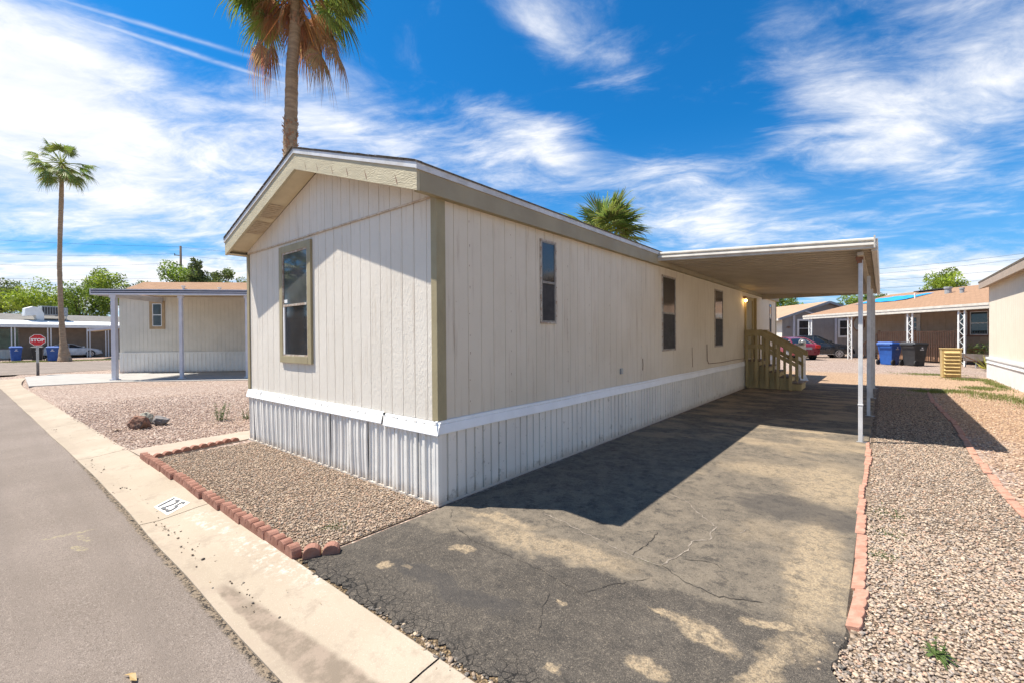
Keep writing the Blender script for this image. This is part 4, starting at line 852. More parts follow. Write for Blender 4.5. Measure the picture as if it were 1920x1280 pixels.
# mats of ground cover and grass
def blades(name, label, cat, spots, n, h, mat, seed):
    rg = np.random.default_rng(seed); V = []; 
    per = n // len(spots)
    for (x, y, sx, sy) in spots:
        c = np.stack([rg.normal(x, sx, per), rg.normal(y, sy, per)], 1); a = rg.uniform(0, 2 * PI, per); H_ = h * rg.uniform(.4, 1.1, per); w = rg.uniform(.003, .007, per) * (1 + h * 6)
        l = rg.uniform(0, .9, per) * H_; b0 = np.stack([c[:, 0] - np.sin(a) * w, c[:, 1] + np.cos(a) * w, np.zeros(per)], 1); b1 = np.stack([c[:, 0] + np.sin(a) * w, c[:, 1] - np.cos(a) * w, np.zeros(per)], 1); t = np.stack([c[:, 0] + np.cos(a) * l, c[:, 1] + np.sin(a) * l, H_], 1)
        V.append(np.stack([b0, b1, t], 1))
    V = np.concatenate(V).reshape(-1, 3); F = np.arange(len(V)).reshape(-1, 3)
    return tag(npmesh(name, V, F, mat), label, cat, kind='stuff')
blades('grass', 'ragged green grass growing along the foot of the pale house on the right', 'grass', [(5.2, 15.7, .35, .25), (5.9, 14.6, .3, .5), (6.1, 20.9, .35, .3), (5.0, 23.0, .5, .3), (6.3, 13.4, .2, .7), (4.6, 15.2, .2, .2), (5.9, 17.2, .2, .3), (6.45, 19, .1, 1.0)], 9000, .07, 'grass_green', 1)
blades('ground_cover', 'low dull green ground cover in the pebbles beside the driveway', 'ground cover', [(3.55, 2.55, .07, .10), (3.56, 1.98, .06, .07), (3.47, 1.45, .06, .05), (-.35, -.95, .05, .05), (2.12, .2, .06, .02), (4.0, 13.9, .15, .1), (3.9, 15.6, .2, .15)], 2800, .022, 'weed_green', 2)
blades('verge_grass', 'yellow green verge grass beside the side street', 'grass', [(-49.0, 3.5, .8, 1.0), (-48.5, 5.5, .8, 1.2), (-49.5, 1.2, .7, .8), (-50.5, -.5, 1, .8)], 9000, .09, 'grass_green', 3)

# ------------------------------------------------------------------ palms
def fronds(spec, seed):
    """spec: list of (origin, azimuth, elevation, petiole, blade, droop) -> V, F, tone"""
    rr = random.Random(seed); V = []; F = []; C = []
    def quad(pts, tone):
        o = len(V); V.extend([tuple(p) for p in pts]); F.append((o, o + 1, o + 2)); F.append((o, o + 2, o + 3)); C.extend([tone] * 4)
    for o, az, el, pl_, R_, dr_ in spec:
        o = Vector(o); e = Vector((math.cos(az) * math.cos(el), math.sin(az) * math.cos(el), math.sin(el))); s = Vector((-math.sin(az), math.cos(az), 0)); up = s.cross(e) * -1
        up = e.cross(s) * -1 if up.z < 0 else up
        tip = o + e * pl_ - Vector((0, 0, dr_ * pl_ * .25)); w = .014; tn = rr.uniform(.75, 1.2); tone = (tn, tn * rr.uniform(.9, 1.05), tn)
        quad([o - s * w * 2, o + s * w * 2, tip + s * w, tip - s * w], (tone[0] * 1.5, tone[1] * 1.3, tone[2])); quad([o - up * w * 2, o + up * w * 2, tip + up * w, tip - up * w], (tone[0] * 1.5, tone[1] * 1.3, tone[2]))
        e2 = (e - Vector((0, 0, dr_ * .5))).normalized(); nl = 34; span = math.radians(118); dphi = 2 * span / nl
        for j in range(nl):
            ph = -span + dphi * (j + .5); d = (e2 * math.cos(ph) + s * math.sin(ph)).normalized(); L = R_ * (.62 + .38 * math.cos(ph * .8)) * rr.uniform(.72, 1.08); k = .52
            fold = .10 * R_ * math.sin(ph) ** 2; md_ = tip + d * L * k - up * fold - Vector((0, 0, dr_ * L * .10)); sw = d.cross(up).normalized() * (L * k * dphi * .52)
            t1 = tip + d * L * .80 - up * fold * 1.5 - Vector((0, 0, dr_ * L * .34)); t2 = tip + d * L * .93 - up * fold * 2 - Vector((0, 0, dr_ * L * .72)) + Vector((rr.uniform(-.05, .05), rr.uniform(-.05, .05), 0)) * R_
            pleat = up * (.012 * R_ * (1 if j % 2 else -1)); tt = tuple(q * rr.uniform(.82, 1.15) for q in tone)
            b0 = len(V); V.extend([tuple(tip), tuple(md_ - sw + pleat), tuple(md_ + sw - pleat), tuple(t1 - sw * .45), tuple(t1 + sw * .45), tuple(t2)]); F.extend([(b0, b0 + 1, b0 + 2), (b0 + 1, b0 + 3, b0 + 4), (b0 + 1, b0 + 4, b0 + 2), (b0 + 3, b0 + 5, b0 + 4)]); C.extend([tt] * 6)
    return np.array(V), np.array(F), np.clip(np.array(C), 0, 2)
def trunk(par, pts, rad, bark=True, n=18, seed=1, mat='trunk'):
    rr = random.Random(seed); P2, R2 = [], []
    for (a, ra), (c, rc) in zip(zip(pts[:-1], rad[:-1]), zip(pts[1:], rad[1:])):
        a, c = Vector(a), Vector(c); k = max(2, int((c - a).length / .09))
        for i in range(k): t = i / k; P2.append(a.lerp(c, t)); R2.append((ra + (rc - ra) * t) * (1 + (rr.uniform(-.05, .05) if bark else 0) + (.03 if i % 2 else 0)))
    P2.append(Vector(pts[-1])); R2.append(rad[-1]); mb = MB(); mb.tube(P2, R2, n); return mb.build('trunk', mat, par, smooth=True)
# tall palm behind the home (origin at its foot)
tp = thing('palm_tree', 'tall fan palm rising behind the gable with a skirt of brown hanging fronds', 'palm tree', (-9.1, 2.7, 0), 0, 'fan palms')
ax = lambda px: (px * .01155, px * .00957)
trunk(tp, [(0, 0, 0), (-.02, -.02, 4), (-.06, -.05, 7.0), (-.03, -.02, 8.1), (.0, 0, 9.2), (.07, .06, 10.2), (.10, .09, 11.2), (.12, .10, 11.9)], [.25, .20, .175, .165, .155, .145, .13, .11], seed=2)
mb = MB(); rr = random.Random(6)
for k in range(170):   # old leaf boots left on the trunk
    a = rr.uniform(0, 2 * PI); z = rr.uniform(6.5, 7.65) if k < 130 else rr.uniform(10.3, 11.2); r_ = .165; d = Vector((math.cos(a), math.sin(a), 0)); s = Vector((-d.y, d.x, 0)); c = Vector((-.05 if z < 9 else .1, -.045 if z < 9 else .09, z)) + d * r_
    L = rr.uniform(.07, .15); w = rr.uniform(.02, .045); tlt = rr.uniform(-.4, .4); mb.add([c - s * w - d * .03, c + s * w - d * .03, c + s * (w * .6 + tlt * L) + d * .05 + Vector((0, 0, L)), c - s * (w * .6 - tlt * L) + d * .05 + Vector((0, 0, L))], [(0, 1, 2, 3)])
mb.build('bark_boots', 'palm_boot', tp, fix=False)['kind'] = 'stuff'
rr = random.Random(31); sp_g = []
for k in range(34):
    az = rr.uniform(0, 2 * PI); el = math.radians(rr.choice([rr.uniform(-25, 10), rr.uniform(5, 75)])); sp_g.append(((.12, .1, 11.75 + rr.uniform(-.1, .3)), az, el, rr.uniform(.9, 1.3), rr.uniform(.85, 1.1), rr.uniform(.3, .75)))
for az, el in ((YAW, -.05), (YAW + PI, -.02), (YAW - .3, -.25), (YAW + PI + .3, -.15), (YAW - .5, .1), (YAW + .25, -.45), (YAW + PI - .4, -.35), (YAW + PI - .2, -.6), (YAW - .15, -.7)): sp_g.append(((.12, .1, 11.65), az, el, 1.2, 1.0, .8))
V, F, C = fronds(sp_g, 5); npmesh('green_fronds', V, F, 'palm_green', C, False, tp)
sp_d = []
for k in range(19):
    az = math.radians(-24) + rr.uniform(math.radians(52), math.radians(308)); sp_d.append(((.12 + .1 * math.cos(az), .1 + .1 * math.sin(az), 11.75 + rr.uniform(-.5, .2)), az, math.radians(rr.uniform(-78, -15)), rr.uniform(.5, 1.25), rr.uniform(.5, .85), rr.uniform(.8, 1.6)))
for az, el, p_ in ((YAW - .4, -1.0, 1.15), (YAW - .1, -.75, 1.15), (YAW + PI + .3, -1.05, .95), (YAW + PI, -.75, 1.0), (YAW + .4, -1.15, .8)): sp_d.append(((.1, .09, 11.3), az, el, p_ * 1.35, .8, 1.5))
V, F, C = fronds(sp_d, 6); npmesh('dead_fronds', V, F, 'palm_dead', C, False, tp)
# far slim palm on the left
lp_ = thing('palm_tree', 'slim tall fan palm with a full green crown on the far left', 'palm tree', (-47.97, 1.75, 0), 0, 'fan palms')
k_ = 36.5 / 837
def off(px, z): return (.77 * px * k_, .638 * px * k_, z)
trunk(lp_, [off(0, 0), off(-1, .5), off(-3, 1.6), off(-6, 4), off(-7.5, 7.8), off(-5, 10.6), off(-2, 13), off(-.5, 14.8), off(0, 16.0)], [.48, .36, .20, .165, .15, .15, .15, .13, .11], seed=4, n=12)
sp_g = []; rr = random.Random(8)
for k in range(34):
    az = rr.uniform(0, 2 * PI); el = math.radians(rr.uniform(-50, 72)); sp_g.append(((0, 0, 16.1), az, el, rr.uniform(1.1, 1.6), rr.uniform(.95, 1.25), rr.uniform(.3, .8)))
V, F, C = fronds(sp_g, 9); npmesh('green_fronds', V, F, 'palm_green', C, False, lp_)
V, F, C = fronds([((0, 0, 15.9), rr.uniform(0, 6.3), math.radians(rr.uniform(-80, -55)), .4, .6, 1.0) for _ in range(7)], 10); npmesh('dead_fronds', V, F, 'palm_dead', C, False, lp_)
# short palm showing over the roof
sp_ = thing('palm_tree', 'short bushy palm whose green fans show above the roof line', 'palm tree', (-5.75, 14.3, .55), 0, 'fan palms')
trunk(sp_, [(0, 0, 0), (0, 0, 2.5), (0, 0, 5.6)], [.32, .3, .26], seed=5)
spg = []; rr = random.Random(12)
for k in range(24): az = rr.uniform(0, 2 * PI); spg.append(((0, 0, 5.62), az, math.radians(rr.uniform(5, 82)), rr.uniform(.6, 1.0), rr.uniform(1.15, 1.45), rr.uniform(.05, .25)))
for az, el in ((YAW, .15), (YAW, .5), (YAW, .9), (YAW + PI, .5), (YAW + PI, .15), (YAW - .5, 1.2), (YAW + .3, .32), (YAW - .2, -.15)): spg.append(((0, 0, 5.62), az, el, .95, 1.4, .15))
V, F, C = fronds(spg, 13); npmesh('green_fronds', V, F, 'palm_green', C, False, sp_)

rp = thing('palm_tree', 'broad fan palm across the street mirrored in the end window', 'palm tree', (-21.5, -8.5, 0), 0, 'fan palms')
trunk(rp, [(0, 0, 0), (0, 0, 3), (0, 0, 5.6)], [.4, .36, .3], seed=15)
V, F, C = fronds([((0, 0, 5.6), random.uniform(0, 6.28), math.radians(random.uniform(-60, 70)), 1.0, 1.3, .6) for _ in range(34)], 14); npmesh('green_fronds', V, F, 'palm_green', C, False, rp)

# ------------------------------------------------------------------ leafy trees
def tree(label, px, D, ytop, ybot, wpx, mat, seed, n=6500, hor=632, leaf=.17, dens=1.0, group='leafy trees behind the houses', z0=None):
    k = D / 837; lat = (px - 960) * k; base = CV(lat, D); zt = 1.72 + (hor - ytop) * k; zb = 1.72 + (hor - ybot) * k; rz = (zt - zb) / 2; cz_ = (zt + zb) / 2; rx = wpx * k / 2
    t = thing('leafy_tree', label, 'tree', base, 0, group); rr = random.Random(seed); rg = np.random.default_rng(seed)
    mb = MB(); hz = cz_ - rz * .5
    tr = MB(); 
    tr.tube([(0, 0, 0), (.05, 0, hz * .5), (.0, .1, hz)], [.22, .17, .13], 8)
    tr_o = None
    cl = []
    nc = int(40 * dens)
    for _ in range(nc):
        while True:
            u = np.array([rr.uniform(-1, 1) for _ in range(3)])
            if np.linalg.norm(u) <= 1: break
        u = u * np.array([1, 1, .95]); cl.append((u[0] * rx * .98, u[1] * rx * .98, cz_ + u[2] * rz * .98, rr.uniform(.22, .42) * min(rx, rz * 1.3), rr.uniform(.55, 1.35)))
    for c in cl[:10]: tr.tube([(0, .05, hz * .75), (c[0] * .45, c[1] * .45, (hz + c[2]) / 2), c[:3]], [.10, .06, .02], 6)
    tr.build('trunk', 'bark', t, smooth=True)
    w = np.array([c[3] ** 2 for c in cl]); idx = rg.choice(len(cl), n, p=w / w.sum()); c = np.array(cl)[idx]
    d = rg.normal(0, 1, (n, 3)); d /= np.linalg.norm(d, axis=1)[:, None]; r_ = c[:, 3] * rg.uniform(.35, 1.12, n) ** .6
    p = c[:, :3] + d * r_[:, None] * np.array([1, 1, .8]); p[:, 2] -= rg.random(n) ** 3 * .25 * rz
    a = rg.normal(0, 1, (n, 3)); a /= np.linalg.norm(a, axis=1)[:, None]; b_ = np.cross(a, rg.normal(0, 1, (n, 3))); b_ /= np.linalg.norm(b_, axis=1)[:, None]; s = leaf * rg.uniform(.5, 1.25, n)[:, None]
    V = np.stack([p - a * s, p + b_ * s * .45, p + a * s, p - b_ * s * .45], 1).reshape(-1, 3); F = np.arange(4 * n).reshape(-1, 4)
    tn = (c[:, 4] * rg.uniform(.8, 1.2, n))[:, None] * np.array([1, 1, 1]); npmesh('crown', V, F, mat, np.repeat(tn, 4, 0), False, t); return t
tree('dark leafy tree cut by the left edge of the view', -2, 62, 508, 590, 62, 'leaf_dark', 1)
tree('wide yellow-green tree left of the slim palm trunk', 66, 60, 519, 600, 108, 'leaf_bright', 2, 7500)
tree('low green tree just right of the slim palm trunk', 150, 60, 527, 604, 92, 'leaf_mid', 3, 7000)
tree('tallest bright green tree left of the white awning post', 197, 64, 490, 580, 72, 'leaf_bright', 4, 6500)
tree('sparse dark tree tip showing behind the brown roof edge', 262, 66, 520, 560, 46, 'leaf_dark', 5, 1400, dens=.5)
tree('round tree with the utility pole rising behind it', 344, 58, 484, 560, 76, 'leaf_mid', 6, 5200)
tree('darker narrow tree right of the utility pole', 372, 56, 476, 560, 34, 'leaf_dark', 14, 2600)
tree('low dark tree nearest the left corner of the mobile home', 424, 58, 500, 560, 58, 'leaf_dark', 7, 3600)
tree('green tree seen under the carport beside the end of the mobile home', 1466, 66, 545, 600, 60, 'leaf_mid', 8, 4200)
tree('green tree seen behind the carport posts', 1618, 68, 549, 600, 84, 'leaf_mid', 9, 5200)
tree('small round yellow-green tree behind the tan house roof', 1772, 62, 514, 575, 66, 'leaf_bright', 10, 5200)
tree('leafy tree at the right of the posts behind the blue tarpaulin', 1655, 72, 556, 600, 50, 'leaf_dark', 11, 2600)

# ------------------------------------------------------------------ utility pole and lines
up_ = thing('utility_pole', 'brown timber utility pole with short crossarms above the trees', 'utility pole', (-81.2, 17.9, 0))
mb = MB(); mb.tube([(0, 0, 0), (0, 0, 16.3)], [.2, .15], 10); mb.build('pole', 'pole', up_, smooth=True)
for z in (14.9, 13.5): mb = MB(); mb.tube([(-.7, -.6, z), (0, 0, z - .1)], .07, 6); mb.tube([(-.7, -.6, z - .1), (-.7, -.6, z + .25)], .06, 6); mb.build('crossarm', 'pole', up_)
def wire(label, a, c, sag, r=.015, group='overhead power lines'):
    a, c = Vector(a), Vector(c); pts = [a.lerp(c, i / 16) - Vector((0, 0, sag * 4 * (i / 16) * (1 - i / 16))) for i in range(17)]; mb = MB(); mb.tube(pts, r, 5); tag(mb.build('power_line', 'wire'), label, 'power line', group)
wire('upper power line running left from the utility pole', (-81.9, 17.3, 15.1), (-105, -8, 15.2), .6); wire('lower power line running left from the utility pole', (-81.9, 17.3, 13.7), (-105, -8, 13.6), .7)
wire('lowest power line left of the utility pole', (-81.2, 17.9, 11.4), (-105, -8, 11.4), .5)
wire('topmost power line running left from the pole head', (-81.2, 17.9, 16.2), (-106, -8, 17.4), .3)
wire('upper power line running right from the utility pole', (-81.2, 17.9, 16.1), (-60, 45, 15.6), .6); wire('lower power line running right from the utility pole', (-81.9, 17.3, 14.9), (-60, 45, 14.4), .6)
for nm, D1, z1, D2, z2 in (('highest', 66, 11.6, 62, 12.9), ('second', 66, 10.9, 62, 12.2), ('third', 66, 10.2, 62, 10.9), ('lowest', 66, 9.0, 62, 9.8)):
    a = CV(38, D1, z1 - 1.0); c = CV(72, D2, z2); wire(f'{nm} of the four power lines crossing the sky on the right', a, c, .5)

# ------------------------------------------------------------------ bins
def bin_(name, label, cat, loc, rz, body, lid, group, s=1.0):
    t = thing(name, label, cat, loc, rz, group)
    def ring(w, d, z, y=0): return [(-w, -d + y, z), (w, -d + y, z), (w, d + y, z), (-w, d + y, z)]
    mb = MB(); lv = [ring(.24 * s, .27 * s, .02), ring(.27 * s, .31 * s, .5 * s), ring(.315 * s, .37 * s, .92 * s), ring(.33 * s, .385 * s, .925 * s), ring(.335 * s, .39 * s, 1.0 * s)]
    vs = [p for r in lv for p in r]; fs = [(i * 4 + j, i * 4 + (j + 1) % 4, (i + 1) * 4 + (j + 1) % 4, (i + 1) * 4 + j) for i in range(4) for j in range(4)] + [(3, 2, 1, 0), (16, 17, 18, 19)]
    mb.add(vs, fs); mb.build('body', body, t, bevel=.02)
    mb = MB(); mb.add([(x * s, y * s, z * s) for x, y, z in ((-.36, -.42, 1.003), (.36, -.42, 1.003), (.36, .43, 1.003), (-.36, .43, 1.003), (-.30, -.36, 1.06), (.30, -.36, 1.06), (.30, .34, 1.10), (-.30, .34, 1.10))], [(0, 3, 2, 1), (4, 5, 6, 7), (0, 1, 5, 4), (1, 2, 6, 5), (2, 3, 7, 6), (3, 0, 4, 7)]); mb.build('lid', lid, t, bevel=.015)
    mb = MB(); mb.tube([(-.28 * s, .45 * s, .97 * s), (.28 * s, .45 * s, .97 * s)], .02 * s, 8); mb.box(-.28 * s, -.25 * s, .36 * s, .46 * s, .93 * s, 1.0 * s); mb.box(.25 * s, .28 * s, .36 * s, .46 * s, .93 * s, 1.0 * s); mb.build('handle', body, t)
    for x in (-1, 1): mb = MB(); mb.tube([(x * .29 * s, .30 * s, .13 * s), (x * .345 * s, .30 * s, .13 * s)], .13 * s, 16); mb.tube([(x * .343 * s, .30 * s, .13 * s), (x * .352 * s, .30 * s, .13 * s)], .06 * s, 12); mb.build('wheel', 'rubber', t)
    for sx in (-1, 1):
        mb = MB(); xx = sx * .302 * s; mb.box(xx - .012, xx + .014, -.10 * s, -.02 * s, .80 * s, .86 * s); mb.box(xx - .014, xx + .012, -.15 * s, .06 * s, .735 * s, .765 * s); mb.build('mark', 'white', t)
    mb = MB(); yy = -.365 * s; mb.box(-.05 * s, .05 * s, yy - .008, yy + .02, .82 * s, .88 * s); mb.box(-.1 * s, .1 * s, yy - .004, yy + .03, .745 * s, .775 * s); mb.build('mark', 'white', t)
bin_('wheelie_bin', 'blue recycling bin leftmost in the row by the side street', 'bin', (-53.44, -.71, 0), YAW + .9, 'bin_blue', 'bin_blue', 'bins by the side street', 1.12)
bin_('wheelie_bin', 'black bin next to the leftmost blue bin, half seen behind the stop sign post', 'bin', (-53.1, .55, 0), YAW + .7, 'bin_black', 'bin_black', 'bins by the side street', 1.1)
bin_('wheelie_bin', 'black bin between the stop sign post and the right-hand blue bin', 'bin', (-52.0, 1.35, 0), YAW + .8, 'bin_black', 'bin_black', 'bins by the side street', 1.1)
bin_('wheelie_bin', 'blue recycling bin in front of the slim palm trunk', 'bin', (-49.2, 1.15, 0), YAW + .75, 'bin_blue', 'bin_blue', 'bins by the side street', 1.12)
bin_('wheelie_bin', 'blue recycling bin left of the black one before the tan house', 'bin', (3.83, 30.4, 0), YAW + PI / 2 + .35, 'bin_blue', 'bin_blue', 'bins in front of the tan house', 1.18)
bin_('wheelie_bin', 'black bin right of the blue one before the tan house', 'bin', (4.85, 29.9, 0), YAW + PI / 2 + .2, 'bin_black', 'bin_black', 'bins in front of the tan house', 1.18)

# ------------------------------------------------------------------ stop sign
ss = thing('stop_sign', 'red octagonal STOP sign on a weathered timber post at the corner', 'stop sign', (-28.73, -1.0, 0), math.radians(90 + 3))
def octa(r, y0, y1, cz_): 
    a = [(r * math.cos(PI / 8 + k * PI / 4) / math.cos(PI / 8), cz_ + r * math.sin(PI / 8 + k * PI / 4) / math.cos(PI / 8)) for k in range(8)]; return MB().prism(a, y0, y1, 'y')
octa(.275, -.065, -.06, 1.73).build('border', 'sign_white', ss); octa(.255, -.068, -.0652, 1.73).build('face', 'sign_red', ss)
V, F = textmesh('STOP', .195, .008, 1.0); mb = MB(); mb.add([(a_, -.071, b_ + 1.73) for a_, b_, c_ in V], F); mb.build('lettering', 'sign_white', ss, fix=False)
mb = MB(); mb.box(-.045, .045, -.055, .04, .62, 1.5); mb.build('upper_post', 'galv', ss); mb = MB(); mb.box(-.05, .05, -.058, .045, 0, .62); mb.build('lower_post', 'post_wood', ss)

# ------------------------------------------------------------------ cars
def car(name, label, loc, rz, paint, L=4.7, Hs=1.0, group='parked cars', coupe=False):
    t = thing(name, label, 'car', loc, rz, group); w = .91; s = L / 4.8
    st_ = [(-2.40, .62, .80), (-2.38, .88, .86), (-2.25, 1.0, .92), (-1.7, 1.03, .97), (-1.0, 1.0, 1.0), (0, .98, 1.0), (.9, .97, 1.0), (1.3, .93, .98), (1.9, .84, .94), (2.25, .72, .86), (2.38, .56, .76), (2.42, .40, .70)]
    rows = []
    for x, zt, wf in st_:
        h = w * wf; zb = .24 if abs(x) < 2.2 else .32; r = [(h * .94, zb), (h, zb + .12), (h, min(.62, zt - .1)), (h * .985, zt - .12), (h * .93, zt - .03), (h * .6, zt), (0, zt + .012)]
        r = [(x * s, y, z * Hs) for y, z in r]; rows.append(r + [(p[0], -p[1], p[2]) for p in r[-2::-1]])
    mb = MB(); mb.sheet(rows); n = len(rows[0]); mb.add(rows[0], [tuple(range(n))]); mb.add(rows[-1], [tuple(range(n - 1, -1, -1))]); mb.build('body', paint, t, smooth=True)
    cb = [(-1.95, 1.0, 1.0, .80, .74), (-1.25, 1.0, 1.33, .84, .60), (-.75, 1.0, 1.42, .85, .61), (-.1, .99, 1.44, .85, .62), (.25, .98, 1.40, .85, .61), (.62, .97, 1.22, .84, .66), (1.15, .95, .965, .80, .78)]
    if coupe: cb = [(-2.0, 1.0, 1.0, .80, .74), (-1.3, 1.0, 1.22, .84, .62), (-.75, 1.0, 1.36, .85, .6), (-.2, .99, 1.37, .85, .6), (.1, .98, 1.33, .85, .6), (.5, .97, 1.18, .84, .66), (1.0, .95, .965, .80, .78)]
    gl = MB(); rf = MB(); R_ = []
    for x, zb, zr, yb, yr in cb: R_.append([(x * s, yb, zb * Hs - .03), (x * s, (yb + yr) / 2 + .01, (zb + zr) / 2 * Hs), (x * s, yr, (zr - .03) * Hs), (x * s, yr * .5, zr * Hs), (x * s, 0, zr * Hs + .005)])
    for i in range(len(R_)): R_[i] = R_[i] + [(p[0], -p[1], p[2]) for p in R_[i][-2::-1]]
    gl.sheet(R_); gl.build('windows', 'carglass', t, smooth=True)
    rf.sheet([[(p[0], p[1] * 1.01, p[2] + .006) for p in R_[i][2:7]] for i in (1, 2, 3, 4)]); rf.build('roof', paint, t, smooth=True)
    pb = MB()
    for sgn in (1, -1):
        def e(i, j): q = R_[i][j]; return (q[0], sgn * (abs(q[1]) + .004), q[2])
        pb.tube([e(0, 0), e(1, 2), e(2, 2), e(3, 2), e(4, 2), e(6, 0)], [.05, .03, .024, .024, .028, .03], 6); pb.tube([e(3, 2), (e(3, 0)[0] - .05, e(3, 0)[1], e(3, 0)[2])], .026, 6)
        if not coupe: pb.tube([e(1, 2), e(1, 0)], .04, 6)
    pb.build('pillars', paint, t)
    for sx in (1.42, -1.45):
        for sy in (1, -1):
            mb = MB(); mb.tube([(sx * s, sy * .78, .34), (sx * s, sy * .915, .34)], .375, 24); mb.build('wheel_arch', 'black', t)
            mb = MB(); mb.tube([(sx * s, sy * .70, .33), (sx * s, sy * .90, .33), (sx * s, sy * .925, .33)], [.33, .33, .30], 24); wh = mb.build('wheel', 'rubber', t, smooth=False)
            mb = MB(); mb.tube([(sx * s, sy * .9252, .33), (sx * s, sy * .93, .33)], .06, 10)
            for q in range(9): a = q * 2 * PI / 9; mb.bar((sx * s, sy * .928, .33), (sx * s + .225 * math.cos(a), sy * .928, .33 + .225 * math.sin(a)), .045, .012, up=(0, 1, 0))
            N = 20; mb.add([(sx * s + r * math.cos(2 * PI * q / N), sy * .9265, .33 + r * math.sin(2 * PI * q / N)) for r in (.215, .25) for q in range(N)], [(q, (q + 1) % N, N + (q + 1) % N, N + q) for q in range(N)]); mb.build('rim', 'rim', wh)
    for sy in (1, -1):
        mb = MB(); mb.box(-2.42 * s, -2.30 * s, sy * .50, sy * .80, .74 * Hs, .93 * Hs); mb.box(-2.36 * s, -2.1 * s, sy * .79, sy * .85, .77 * Hs, .92 * Hs); mb.build('tail_lamp', 'lamp_red', t, bevel=.02)
        mb = MB(); mb.box(2.12 * s, 2.33 * s, sy * .50, sy * .78, .60 * Hs, .72 * Hs); mb.build('headlight', 'lamp_clear', t, bevel=.03)
        mb = MB(); mb.box(.75 * s, .95 * s, sy * .92, sy * 1.06, .98 * Hs, 1.1 * Hs); mb.build('mirror', paint, t, bevel=.03)
        mb = MB(); mb.box(-.55 * s, -.35 * s, sy * .915, sy * .93, .80 * Hs, .83 * Hs); mb.box(-1.9 * s, 1.9 * s, sy * .905, sy * .918, .27, .30); mb.build('trim', 'rim', t)
    mb = MB(); mb.box(-2.415 * s, -2.40 * s, -.26, .26, .66 * Hs, .80 * Hs); mb.build('number_plate', 'galv', t)
    mb = MB(); mb.box(2.30 * s, 2.425 * s, -.42, .42, .42, .60); mb.build('grille', 'black', t); return t
car('parked_car', 'dark red sedan seen from behind beside the grey utility pedestal', CV(20.6, 33.2), YAW + math.radians(90 - 4), 'paint_red', 4.8, 1.10)
car('parked_car', 'black sedan with silver wheels in front of the grey house', CV(23.3, 34.6), YAW + math.radians(-22), 'paint_black', 5.0, 1.17)
car('parked_car', 'white coupe parked under the porch of the far brown-walled house', CV(-44.9, 45.4), YAW + math.radians(52), 'paint_white', 4.6, 1.0, 'parked cars', True)

# ------------------------------------------------------------------ helper for simple houses (local frame: x along the facade, -y is the front)
def lwin(par, x0, x1, z0, z1, y, trim='white', pane='glass', t=.09, mid=True, cas='white'):
    mb = MB(); mb.box(x0 - t, x1 + t, y - .04, y - .001, z0 - t, z0); mb.box(x0 - t, x1 + t, y - .04, y - .001, z1, z1 + t); mb.box(x0 - t, x0, y - .039, y - .001, z0, z1); mb.box(x1, x1 + t, y - .039, y - .001, z0, z1); w = mb.build('window', cas, par)
    mb = MB(); f = .035; mb.box(x0, x0 + f, y - .03, y - .001, z0, z1); mb.box(x1 - f, x1, y - .03, y - .001, z0, z1); mb.box(x0 + f, x1 - f, y - .03, y - .001, z1 - f, z1); mb.box(x0 + f, x1 - f, y - .03, y - .001, z0, z0 + f)
    if mid: zm = (z0 + z1) / 2; mb.box(x0 + f, x1 - f, y - .031, y - .001, zm - .02, zm + .02)
    mb.build('frame', trim, w); mb = MB(); mb.box(x0 + f, x1 - f, y - .015, y - .001, z0 + f, z1 - f); mb.build('pane', pane, w); return w
def ribs(mb, x0, x1, z0, z1, y, per=.2, amp=.02):
    pr = []; s = x0
    while s < x1: pr += [(s, 0), (s + per * .5, 0), (s + per * .58, amp), (s + per * .92, amp)]; s += per
    pr = [(min(a, x1), d) for a, d in pr] + [(x1, 0)]; mb.sheet([[(a, y - d, z0) for a, d in pr], [(a, y - d, z1) for a, d in pr]])
# neighbour on the left with the striped awning
nb_ = thing('neighbouring_home', 'cream mobile home with brown roof and dark-striped white awning on the left', 'mobile home', (-26.96, 1.82, 0), math.radians(46), None)
mb = MB(); pt2 = groove_wall(11, .2, .012, .008, .15); mb.sheet([[(s, d, 1.0) for s, d in pt2], [(s, d, 4.0) for s, d in pt2]]); mb.build('front_wall', 'cream_wall', nb_, fix=False)
mb = MB(); mb.prism([(.02, 1.0), (4.6, 1.0), (4.6, 4.0), (2.3, 4.85), (.02, 4.0)], 0, .04, 'x'); mb.prism([(.02, 1.0), (4.6, 1.0), (4.6, 4.0), (2.3, 4.85), (.02, 4.0)], 10.96, 11, 'x'); mb.box(.04, 10.96, 4.56, 4.6, 1, 4); mb.build('side_wall', 'cream_wall', nb_)
mb = MB(); ribs(mb, .0, 11, .02, 1.02, -.03); mb.box(0, 11, -.06, -.03, 1.0, 1.07); mb.box(-.02, 0, 0, 4.6, .02, 1.05); mb.build('skirting', 'skirt', nb_, fix=False)
mb = MB()
for y0, y1, z0, z1 in ((-.3, 2.3, 3.98, 4.98), (2.3, 4.9, 4.98, 3.98)): mb.add([(-.3, y0, z0), (11.3, y0, z0), (11.3, y1, z1), (-.3, y1, z1), (-.3, y0, z0 - .08), (11.3, y0, z0 - .08), (11.3, y1, z1 - .08), (-.3, y1, z1 - .08)], [(0, 1, 2, 3), (4, 7, 6, 5), (0, 4, 5, 1), (1, 5, 6, 2), (2, 6, 7, 3), (3, 7, 4, 0)])
rf_ = mb.build('roof', 'shingle_brown', nb_, uv=((1, 0, 0), (0, 1, .3)))
for x, y in ((2.6, .9), (4.6, .6)): mb = MB(); z = 4.0 + (y + .3) * .385; mb.tube([(x, y, z - .1), (x, y, z + .15)], .06, 10); mb.tube([(x, y, z + .1), (x, y, z + .16)], .10, 10); mb.build('vent', 'white', rf_)
